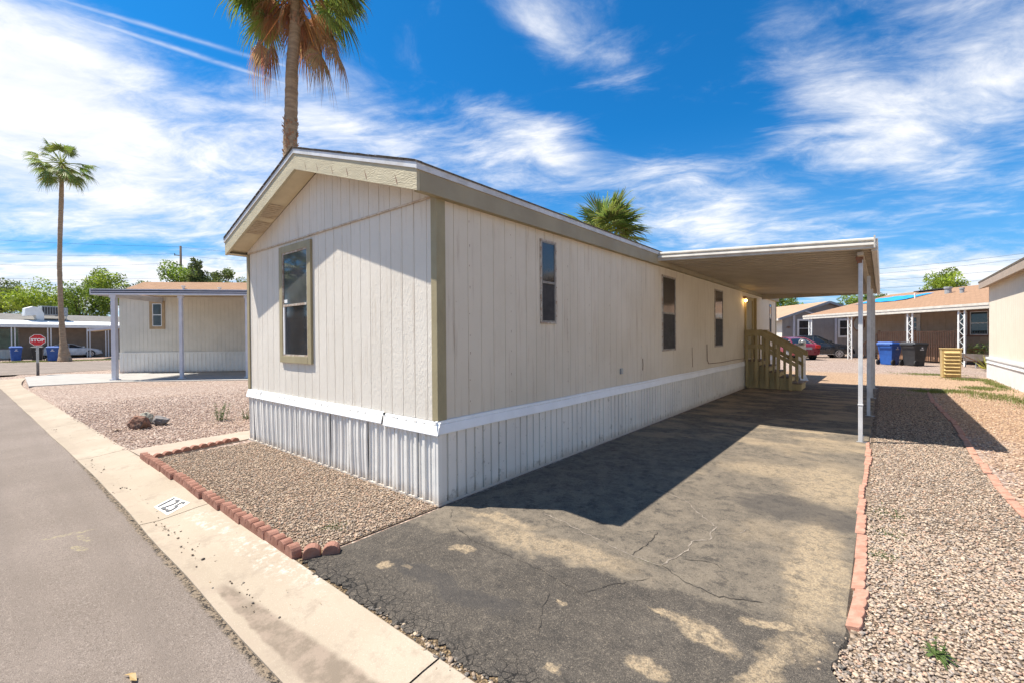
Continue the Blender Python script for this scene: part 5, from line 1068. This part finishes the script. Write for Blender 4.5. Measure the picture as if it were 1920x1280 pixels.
mb = MB(); mb.tube([(5.9, 1.7, 4.6), (5.9, 1.7, 4.86), (5.9, 1.7, 4.95)], [.3, .34, .12], 14); mb.build('vent', 'galv', rf_)
lwin(nb_, 1.60, 2.06, 2.40, 3.58, 0, 'white', 'glass', .14, True, 'tan_trim')
aw = MB(); aw.add([(2.2, -4.55, 3.85), (11.3, -4.3, 3.85), (11.3, -.02, 3.99), (2.2, -.02, 3.99), (2.2, -4.55, 3.80), (11.3, -4.3, 3.80), (11.3, -.02, 3.94), (2.2, -.02, 3.94)], [(0, 1, 2, 3), (4, 7, 6, 5), (0, 4, 5, 1), (1, 5, 6, 2), (2, 6, 7, 3), (3, 7, 4, 0)]); awn = aw.build('awning', 'soffit', nb_)
for z0, z1, mm, k in ((3.62, 3.69, 'awn_white', .03), (3.69, 3.74, 'awn_dark', .02), (3.74, 3.77, 'awn_white', .03), (3.77, 3.83, 'awn_dark', .02), (3.83, 3.87, 'awn_white', .03)):
    mb = MB(); mb.bar((2.1, -4.57, (z0 + z1) / 2), (11.3, -4.32, (z0 + z1) / 2), k * 2, z1 - z0); mb.build('fascia', mm, awn)
mb = MB(); mb.box(2.08, 2.12, -4.6, -.05, 3.62, 3.87); mb.build('fascia', 'awn_white', awn)
for x, y, w in ((2.92, -4.45, .085), (5.48, -4.30, .06), (8.17, -4.2, .07)): mb = MB(); mb.box(x - w, x + w, y - w, y + w, .02, 3.62); mb.box(x - w - .05, x + w + .05, y - w - .05, y + w + .05, .02, .06); mb.box(x - w - .04, x + w + .04, y - w - .02, y + w + .02, 3.5, 3.62); mb.build('post', 'awn_white', awn)

# far brown-walled house with grey roof
fh = thing('distant_house', 'low brown-walled house with grey shingle roof and white porch at the far left', 'house', (-57.33, -1.49, 0), math.radians(103.2))
mb = MB(); mb.box(-9, 12.4, 2.5, 2.6, 0, 3.1); mb.box(12.3, 12.4, 2.6, 8, 0, 3.1); mb.build('front_wall', 'brown_wall', fh)
mb = MB(); ribs(mb, -9, 1.9, 0, .95, 2.45); mb.build('skirting', 'skirt', fh, fix=False)
mb = MB()
for y0, y1, z0, z1 in ((-.1, 4.0, 3.18, 4.32), (4.0, 8.1, 4.32, 3.18)): mb.add([(-9, y0, z0), (12.6, y0, z0), (12.6, y1, z1), (-9, y1, z1), (-9, y0, z0 - .06), (12.6, y0, z0 - .06), (12.6, y1, z1 - .06), (-9, y1, z1 - .06)], [(0, 1, 2, 3), (4, 7, 6, 5), (0, 4, 5, 1), (1, 5, 6, 2), (2, 6, 7, 3), (3, 7, 4, 0)])
frf = mb.build('roof', 'shingle_grey', fh, uv=((1, 0, 0), (0, 1, .3)))
mb = MB(); mb.add([(-9, -.2, 3.205), (12.6, -.2, 3.205), (12.6, 1.1, 3.60), (-9, 1.1, 3.60), (-9, -.2, 3.18), (12.6, -.2, 3.18), (12.6, 1.1, 3.57), (-9, 1.1, 3.57)], [(0, 1, 2, 3), (4, 7, 6, 5), (0, 4, 5, 1), (1, 5, 6, 2), (2, 6, 7, 3), (3, 7, 4, 0)]); mb.build('porch_roof', 'white', fh)
mb = MB(); mb.box(-9, 12.6, -.22, -.1, 2.92, 3.17); mb.box(-9, 12.6, -.1, 2.49, 2.95, 3.0); mb.build('fascia', 'white', fh)
for x in (-4.5, .8, 3.2, 6.1, 7.6, 9.6):
    for q in (-.11, .11): mb = MB(); mb.box(x + q - .035, x + q + .035, -.1, -.03, 0, 2.92); mb.build('porch_post', 'white', fh)
mb = MB(); mb.box(-1.2, 1.9, 2.42, 2.49, .9, 2.9); w_ = mb.build('sliding_door', 'frame_dark', fh)
MT['glass_green'] = glass('green_reflecting_glass', (.09, .16, .12), .1)  # green of the reflection is put into the pane colour
for a_, b_ in ((-1.1, .35), (.45, 1.8)): mb = MB(); mb.box(a_, b_, 2.40, 2.419, 1.0, 2.82); mb.build('pane', 'glass_green', w_)
cl_ = thing('evaporative_cooler', 'boxy dark grey evaporative cooler standing on legs on the grey roof', 'rooftop cooler', (0, 0, 0)); cl_.location = fh.location; cl_.rotation_euler = fh.rotation_euler
mb = MB(); mb.box(3.2, 4.35, 1.5, 2.5, 4.15, 5.05); mb.build('cabinet', 'grey_steel', cl_, bevel=.03); mb = MB(); mb.box(4.42, 5.1, 1.5, 2.5, 4.1, 4.95); mb.build('cabinet', 'grey_steel', cl_, bevel=.03)
for a_ in (3.3, 4.95):
    for b_ in (1.55, 2.4): mb = MB(); mb.box(a_, a_ + .06, b_, b_ + .06, 3.5, 4.15); mb.build('leg', 'galv', cl_)
for k in range(6): mb = MB(); mb.box(3.25 + k * .19, 3.36 + k * .19, 1.47, 1.499, 4.25, 4.95); mb.build('louvre', 'black', cl_)
dc = thing('air_duct', 'white angled metal duct on the grey roof left of the dark cooler', 'rooftop duct'); dc.location = fh.location; dc.rotation_euler = fh.rotation_euler
mb = MB(); mb.prism([(1.95, 4.0), (2.0, 4.75), (2.5, 4.95), (3.05, 4.85), (3.3, 4.3), (3.3, 3.6), (2.8, 3.6), (2.7, 4.1)], 1.3, 2.0, 'y'); mb.build('duct', 'white', dc, bevel=.04)
# side awning attached to the same distant plot
sa = thing('carport', 'small sloped white-edged carport behind the bins, right of the slim palm', 'carport', (-52.0, 6.2, 0), math.radians(75)); 
mb = MB(); mb.add([(-2.6, 0, 2.62), (-2.6, 4, 2.62), (1.8, 4, 3.25), (1.8, 0, 3.25), (-2.6, 0, 2.52), (-2.6, 4, 2.52), (1.8, 4, 3.15), (1.8, 0, 3.15)], [(0, 1, 2, 3), (4, 7, 6, 5), (0, 4, 5, 1), (1, 5, 6, 2), (2, 6, 7, 3), (3, 7, 4, 0)]); mb.build('roof_pan', 'soffit', sa)
mb = MB(); mb.bar((-2.6, -.05, 2.60), (1.8, -.05, 3.23), .06, .22); mb.build('fascia', 'awn_white', sa); mb = MB(); mb.box(1.0, 3.2, .3, .4, 0, 3.1); mb.build('side_panel', 'brown_trim', sa)

# pale house on the right
rh = thing('right_house', 'pale cream house with white base at the right edge of the view', 'house', (6.75, 5.0, 0))
mb = MB(); pt2 = groove_wall(17.6, .3, .012, .005, .15); mb.sheet([[(d, s, .80) for s, d in pt2], [(d, s, 3.56) for s, d in pt2]]); mb.build('side_wall', 'right_wall', rh, fix=False)
mb = MB(); mb.box(0, 8, 17.56, 17.6, 0, 3.56); mb.box(.0, 8, -.04, 0, 0, 3.56); mb.build('end_wall', 'right_wall', rh)
mb = MB(); mb.box(-.05, .0, 0, 17.66, 0, .74); mb.box(-.08, 0.0, 0, 17.68, .74, .82); mb.box(-.085, -.05, 0, 17.68, .60, .625); mb.build('skirting', 'white', rh)
mb = MB()
mb.add([(-.27, -.3, 3.80), (-.27, 17.9, 3.80), (4, 17.9, 5.1), (4, -.3, 5.1), (-.27, -.3, 3.74), (-.27, 17.9, 3.74), (4, 17.9, 5.04), (4, -.3, 5.04)], [(0, 3, 2, 1), (4, 5, 6, 7), (0, 1, 5, 4), (1, 2, 6, 5), (2, 3, 7, 6), (3, 0, 4, 7)]); mb.add([(4, -.3, 5.1), (4, 17.9, 5.1), (8.3, 17.9, 3.8), (8.3, -.3, 3.8)], [(0, 3, 2, 1)])
mb.build('roof', 'shingle', rh, uv=((1, 0, 0), (0, 1, 0)))
mb = MB(); mb.box(-.26, -.235, -.3, 17.85, 3.50, 3.76); mb.box(-.234, 0, -.3, 17.85, 3.56, 3.58); mb.build('fascia', 'rake_tan', rh)
mb = MB(); mb.prism([(-.24, 3.50), (-.24, 3.74), (4, 5.03), (4, 4.75)], 17.86, 17.89, 'y'); mb.build('rake_board', 'rake_tan', rh)
mb = MB(); mb.prism([(.0, 3.56), (4, 4.76), (8, 3.56)], 17.5, 17.56, 'y'); mb.build('gable_wall', 'right_wall', rh)
mb = MB(); mb.tube([(.55, 12.6, 3.9), (.55, 12.6, 4.35)], .045, 10); mb.build('vent_pipe', 'brown_trim', rh)

# tan house with the long porch roof
th = thing('tan_house', 'tan house with brown shingle roof, long white-edged porch and timber deck', 'house', CV(27, 22), YAW + PI / 2)
# in this frame +x runs away from the viewer along the facade, -y is the porch side ... (x = dep-22, y = 27-lat)
def TH(x, lat, z): return (x, 27 - lat, z)
mb = MB(); pt2 = groove_wall(18, .4, .012, .008, .2); mb.sheet([[(s - 4, -d, 0) for s, d in pt2], [(s - 4, -d, 3.6) for s, d in pt2]]); mb.box(13.96, 14, -8, 0, 0, 3.6); mb.build('front_wall', 'tan_wall', th, fix=False)
mb = MB()
mb.add([(-4, 3.0, 3.30), (14.6, 3.0, 3.30), (14.6, -4, 4.95), (-4, -4, 4.95), (-4, 3.0, 3.25), (14.6, 3.0, 3.25), (14.6, -4, 4.90), (-4, -4, 4.90)], [(0, 1, 2, 3), (4, 7, 6, 5), (0, 4, 5, 1), (1, 5, 6, 2), (2, 6, 7, 3), (3, 7, 4, 0)]); mb.add([(-4, -4, 4.95), (14.6, -4, 4.95), (14.6, -10, 3.5), (-4, -10, 3.5)], [(0, 1, 2, 3)])
trf = mb.build('roof', 'shingle_brown', th, uv=((1, 0, 0), (0, 1, .3)))
mb = MB(); mb.box(-4, 14.7, 3.0, 3.1, 2.98, 3.28); mb.box(-4, 14.7, 3.1, 3.13, 3.15, 3.27); mb.box(-4, 14.7, .01, 3.0, 3.08, 3.12); mb.build('porch_fascia', 'offwhite', th)
for x in (1.9, 5.0, 9.8, 14.0):
    p_ = MB(); p_.box(x - .20, x - .13, 2.9, 2.97, 0, 2.98); p_.box(x + .13, x + .20, 2.9, 2.97, 0, 2.98)
    z = .1; k = 0
    while z < 2.8: p_.bar((x - .13, 2.935, z), (x + .13, 2.935, z + .25), .015, .02) if k % 2 == 0 else p_.bar((x + .13, 2.935, z), (x - .13, 2.935, z + .25), .015, .02); z += .25; k += 1
    p_.build('porch_post', 'white', th)
# facade openings (front faces +y here, so mirror with boxes)
def twin(x0, x1, z0, z1, cas='brown_trim', t=.1, grid=False):
    mb = MB(); mb.box(x0 - t, x1 + t, .001, .05, z0 - t, z0); mb.box(x0 - t, x1 + t, .001, .05, z1, z1 + t); mb.box(x0 - t, x0, .001, .049, z0, z1); mb.box(x1, x1 + t, .001, .049, z0, z1); w = mb.build('window', cas, th)
    mb = MB(); f = .04; mb.box(x0, x0 + f, .001, .04, z0, z1); mb.box(x1 - f, x1, .001, .04, z0, z1); mb.box(x0 + f, x1 - f, .001, .04, z1 - f, z1); mb.box(x0 + f, x1 - f, .001, .04, z0, z0 + f); zm = (z0 + z1) / 2; mb.box(x0 + f, x1 - f, .001, .041, zm - .02, zm + .02)
    mb.build('frame', 'white', w); mb = MB(); mb.box(x0 + f, x1 - f, .001, .02, z0 + f, z1 - f); mb.build('pane', 'glass', w)
twin(2.0, 3.05, 1.65, 3.0); twin(3.3, 4.3, 1.65, 3.0); twin(4.45, 4.95, 1.65, 3.0)
mb = MB(); mb.box(7.5, 8.65, .001, .05, .9, 3.05); d_ = mb.build('door', 'offwhite', th)
for i in range(3):
    for j in range(3): mb = MB(); a_ = 7.78 + i * .22; z = 1.85 + j * .34; mb.box(a_, a_ + .17, .051, .06, z, z + .28); mb.build('pane', 'glass', d_)
mb = MB(); mb.tube([(7.62, .05, 1.9), (7.62, .10, 1.9)], .035, 8); mb.build('handle', 'black', d_)
a = [(12.75 + .62 * math.cos(PI / 8 + k * PI / 4), 2.55 + .62 * math.sin(PI / 8 + k * PI / 4)) for k in range(8)]; mb = MB(); mb.prism(a, .001, .05, 'y'); o_ = mb.build('window', 'brown_trim', th)
a = [(12.75 + .50 * math.cos(PI / 8 + k * PI / 4), 2.55 + .50 * math.sin(PI / 8 + k * PI / 4)) for k in range(8)]; mb = MB(); mb.prism(a, .051, .055, 'y'); mb.build('pane', 'grey_steel', o_)
mb = MB(); zt = lambda y: 3.30 + (3.0 - y) * .2357
rows = [[(x, y + .12 * math.sin(x * 2), zt(y + .12 * math.sin(x * 2)) + .05 + .02 * math.sin(x * 5 + y)) for x in np.linspace(9.0, 13.4, 12)] for y in np.linspace(-.2, -2.2, 5)]; mb.sheet(rows); tag(mb.build('tarpaulin', 'tarp', None), 'bright blue tarpaulin spread over the tan house roof', 'tarpaulin'); bpy.data.objects['tarpaulin'].matrix_world = Matrix.Translation(CV(27, 22)) @ Matrix.Rotation(YAW + PI / 2, 4, 'Z')
for x, y, r_, h in ((7.2, -1.5, .22, .42), (5.9, -1.1, .14, .32), (8.6, -.6, .05, .35), (10.4, .9, .05, .3)): mb = MB(); z = zt(y); mb.tube([(x, y, z - .05), (x, y, z + h * .7)], r_ * .8, 12); mb.tube([(x, y, z + h * .7), (x, y, z + h)], r_, 12); mb.build('vent', 'grey_steel' if r_ > .1 else 'white', trf)
for x0, x1 in ((9.3, 11.6), (5.0, 6.4)): mb = MB(); mb.box(x0, x1, -3.9, -3.2, zt(-3.5) + .03, zt(-3.5) + .09); mb.build('ridge_panel', 'black', trf)
# deck with slatted railing
dk = thing('timber_deck', 'brown slatted timber deck and stairs before the tan house door', 'deck', CV(27, 22), YAW + PI / 2)
mb = MB(); mb.box(3.4, 8.9, .06, 1.6, .82, .90); mb.build('deck_floor', 'deckwood', dk)
mb = MB(); mb.box(3.4, 8.9, 1.60, 1.66, 1.84, 1.90); mb.box(3.4, 8.9, 1.60, 1.64, 1.05, 1.12); mb.build('railing', 'deckwood', dk)
for k in range(37): 
    x = 3.45 + k * .147; mb = MB(); mb.box(x, x + .085, 1.645, 1.665, .1 if x < 6.2 else .12, 1.84); mb.build('slat', 'deckwood', dk)
for x in (3.4, 6.1, 8.85): mb = MB(); mb.box(x, x + .1, 1.56, 1.66, 0, 1.98); mb.build('deck_post', 'deckwood', dk)
for k in range(4): mb = MB(); mb.box(9.0 + k * .3, 9.32 + k * .3, .3, 1.5, .60 - k * .2, .66 - k * .2); mb.build('stair_tread', 'deckwood', dk)
mb = MB(); mb.bar((8.9, 1.6, 1.85), (10.4, 1.6, .98), .05, .1); mb.build('stair_rail', 'deckwood', dk)
for k in range(8): x = 9.05 + k * .17; z = 1.80 - (x - 8.9) * .58; mb = MB(); mb.box(x, x + .06, 1.58, 1.61, z - .85, z); mb.build('slat', 'deckwood', dk)

# grey gabled house beyond the cars
gh = thing('grey_house', 'grey gabled house with white window trim behind the parked cars', 'house', CV(24.2, 40), YAW)
mb = MB(); pt2 = groove_wall(8.3, .4, .012, .01, .2); mb.sheet([[(s, d, 0) for s, d in pt2], [(s, d, 3.25) for s, d in pt2]]); mb.prism([(0, 3.25), (8.3, 3.25), (3.95, 4.55)], .0, .04, 'y'); mb.build('front_wall', 'grey_wall', gh, fix=False)
mb = MB(); mb.box(-.02, 0, .0, 14, 0, 3.3); mb.build('side_wall', 'cream_wall', gh)
mb = MB()
for a_, b_, za, zb in ((-.5, 3.95, 3.20, 4.68), (3.95, 8.8, 4.68, 3.15)): mb.add([(a_, -.4, za), (b_, -.4, zb), (b_, 14, zb), (a_, 14, za), (a_, -.4, za - .05), (b_, -.4, zb - .05), (b_, 14, zb - .05), (a_, 14, za - .05)], [(0, 1, 2, 3), (4, 7, 6, 5), (0, 4, 5, 1), (1, 5, 6, 2), (2, 6, 7, 3), (3, 7, 4, 0)])
mb.build('roof', 'shingle_orange', gh, uv=((1, 0, .3), (0, 1, 0)))
mb = MB()
for a_, b_, za, zb in ((-.5, 3.95, 3.20, 4.68), (3.95, 8.8, 4.68, 3.15)): mb.bar((a_, -.43, za - .08), (b_, -.43, zb - .08), .05, .2)
mb.box(-.56, -.5, -.4, 14, 3.0, 3.19); mb.build('rake_board', 'grey_steel', gh)
mb = MB(); mb.box(-.6, -.55, -.4, 14, 2.98, 3.18); mb.build('gutter', 'offwhite', gh)
lwin(gh, 1.45, 2.45, 1.6, 3.0, -.02, 'white', 'glass', .13); lwin(gh, 5.1, 6.0, 1.6, 3.0, -.02, 'white', 'glass', .13)
mb = MB(); mb.box(.95, 1.12, -.06, 0, 0, 3.5); mb.box(4.7, 4.88, -.06, 0, 0, 3.9); mb.bar((.9, -.1, 3.45), (1.95, -.1, 3.85), .06, .12); mb.bar((1.95, -.1, 3.85), (3.0, -.1, 3.5), .06, .12); mb.build('wall_trim', 'awn_white', gh)
mb = MB()
for k in range(5): a_ = math.radians(20 + k * 35); mb.bar((.55, -.03, 2.35), (.55 + .22 * math.cos(a_), -.03, 2.35 + .16 * math.sin(a_)), .05, .03, up=(0, 1, 0))
mb.build('wall_ornament', 'brown_trim', gh)

# ------------------------------------------------------------------ meter pedestal, hamper, wheelbarrow
mt = thing('electric_meter', 'grey utility pedestal with a round glass electric meter beyond the steps', 'electric meter', (1.10, 17.25, 0), YAW)
mb = MB(); mb.box(-.16, .13, -.09, .09, 0, 1.40); mb.add([(-.16, -.091, .2), (.13, -.091, .2), (.13, -.25, 0), (-.16, -.25, 0)], [(0, 1, 2, 3)]); mb.build('cabinet', 'alu_post', mt, bevel=.006); mb = MB(); mb.box(.135, .165, -.02, .02, 0, 1.5); mb.build('conduit', 'offwhite', mt)
mb = MB(); mb.tube([(-.02, -.09, 1.44), (-.02, -.14, 1.44)], .13, 20); mb.build('meter_socket', 'grey_steel', mt); mb = MB(); mb.tube([(-.02, -.14, 1.44), (-.02, -.2, 1.44), (-.02, -.23, 1.44)], [.10, .095, .05], 20); mb.build('meter_glass', 'galv', mt, smooth=True)
mb = MB(); mb.box(-.10, -.01, -.099, -.0905, .93, .98); mb.build('sticker', 'sign_red', mt)
hp = thing('louvred_locker', 'yellow ribbed plastic bin standing upright in the gravel', 'storage bin', (5.6, 21.8, 0), YAW - .62)
mb = MB(); mb.add([(-.27, -.2, 0), (.27, -.2, 0), (.27, .2, 0), (-.27, .2, 0), (-.29, -.22, 1.12), (.29, -.22, 1.12), (.29, .22, 1.12), (-.29, .22, 1.12)], [(0, 3, 2, 1), (4, 5, 6, 7), (0, 1, 5, 4), (1, 2, 6, 5), (2, 3, 7, 6), (3, 0, 4, 7)]); mb.build('body', 'yellow', hp, bevel=.02)
mb = MB(); mb.box(-.31, .31, -.24, .24, 1.121, 1.16); mb.build('lid', 'yellow', hp, bevel=.01)
for k in range(7): z = .14 + k * .14; mb = MB(); mb.add([(-.23, -.222, z + .08), (.23, -.222, z + .08), (.23, -.30, z), (-.23, -.30, z), (-.23, -.19, z - .01), (.23, -.19, z - .01)], [(0, 1, 2, 3), (3, 2, 5, 4), (0, 3, 4), (1, 5, 2)]); mb.build('louvre', 'yellow', hp)
wb = thing('wheelbarrow', 'old grey wheelbarrow parked beside the porch post of the tan house', 'wheelbarrow', CV(23.8, 22.9), YAW)
mb = MB(); mb.add([(-.3, -.25, .35), (.35, -.22, .35), (.35, .22, .35), (-.3, .25, .35), (-.55, -.38, .72), (.65, -.34, .66), (.65, .34, .66), (-.55, .38, .72)], [(0, 3, 2, 1), (0, 1, 5, 4), (1, 2, 6, 5), (2, 3, 7, 6), (3, 0, 4, 7)]); mb.build('tray', 'galv', wb, fix=False)
for s in (-1, 1): mb = MB(); mb.tube([(-.9, s * .3, .62), (-.3, s * .27, .36), (.75, s * .06, .2)], .022, 6); mb.build('handle', 'deckwood', wb); mb = MB(); mb.tube([(-.25, s * .25, .36), (-.3, s * .27, 0)], .02, 6); mb.build('leg', 'grey_steel', wb)
mb = MB(); mb.tube([(.72, -.045, .2), (.72, .045, .2)], .2, 18); mb.build('wheel', 'rubber', wb)
ag = thing('yellow_plant', 'yellow spiky plant growing at the corner of the pale house', 'plant', CV(22.3, 20.9), 0); rr = random.Random(3); mb = MB()
for k in range(34):
    a_ = rr.uniform(0, 6.28); e_ = rr.uniform(.2, 1.3); d = Vector((math.cos(a_) * math.cos(e_), math.sin(a_) * math.cos(e_), math.sin(e_))); s = Vector((-d.y, d.x, 0)).normalized() * .035; L = rr.uniform(.45, .95); m_ = d * L * .5; mb.add([(0, 0, .05), m_ + s, d * L, m_ - s], [(0, 1, 2, 3)])
mb.build('leaves', 'agave_yellow', ag, fix=False)
pt = thing('planter', 'dark round planter with a grey-green shrub behind the wheelbarrow', 'planter', CV(25.0, 23.6), 0); mb = MB(); mb.tube([(0, 0, 0), (0, 0, .4), (0, 0, .45)], [.3, .42, .44], 18); mb.build('pot', 'black', pt)
mb = MB()
for k in range(400):
    p = Vector((rr.gauss(0, .35), rr.gauss(0, .35), rr.uniform(.45, 1.25))); d = Vector((rr.gauss(0, 1), rr.gauss(0, 1), rr.gauss(0, 1))).normalized() * .09; s = d.cross(Vector((0, 0, 1))) * .5; mb.add([p, p + d * .5 + s, p + d, p + d * .5 - s], [(0, 1, 2, 3)])
mb.build('foliage', 'weed_green', pt, fix=False)
# the home across the street (it shows as a reflection in the end window)
oh = thing('opposite_home', 'grey home across the street mirrored in the end window', 'mobile home', (-33, -14, 0), math.radians(-20))
mb = MB(); mb.box(-9, 9, -5, 0, .02, 3.3); mb.build('wall', 'grey_wall', oh); mb = MB(); mb.box(-9.4, 9.4, -5.4, .4, 3.31, 3.5); mb.build('roof', 'shingle_grey', oh, uv=((1, 0, 0), (0, 1, 0)))
mb = MB(); mb.box(-.5, 1.5, .001, .05, 1.2, 2.6); w_ = mb.build('window', 'white', oh); mb = MB(); mb.box(-.4, 1.4, .051, .06, 1.3, 2.5); mb.build('pane', 'glass', w_)
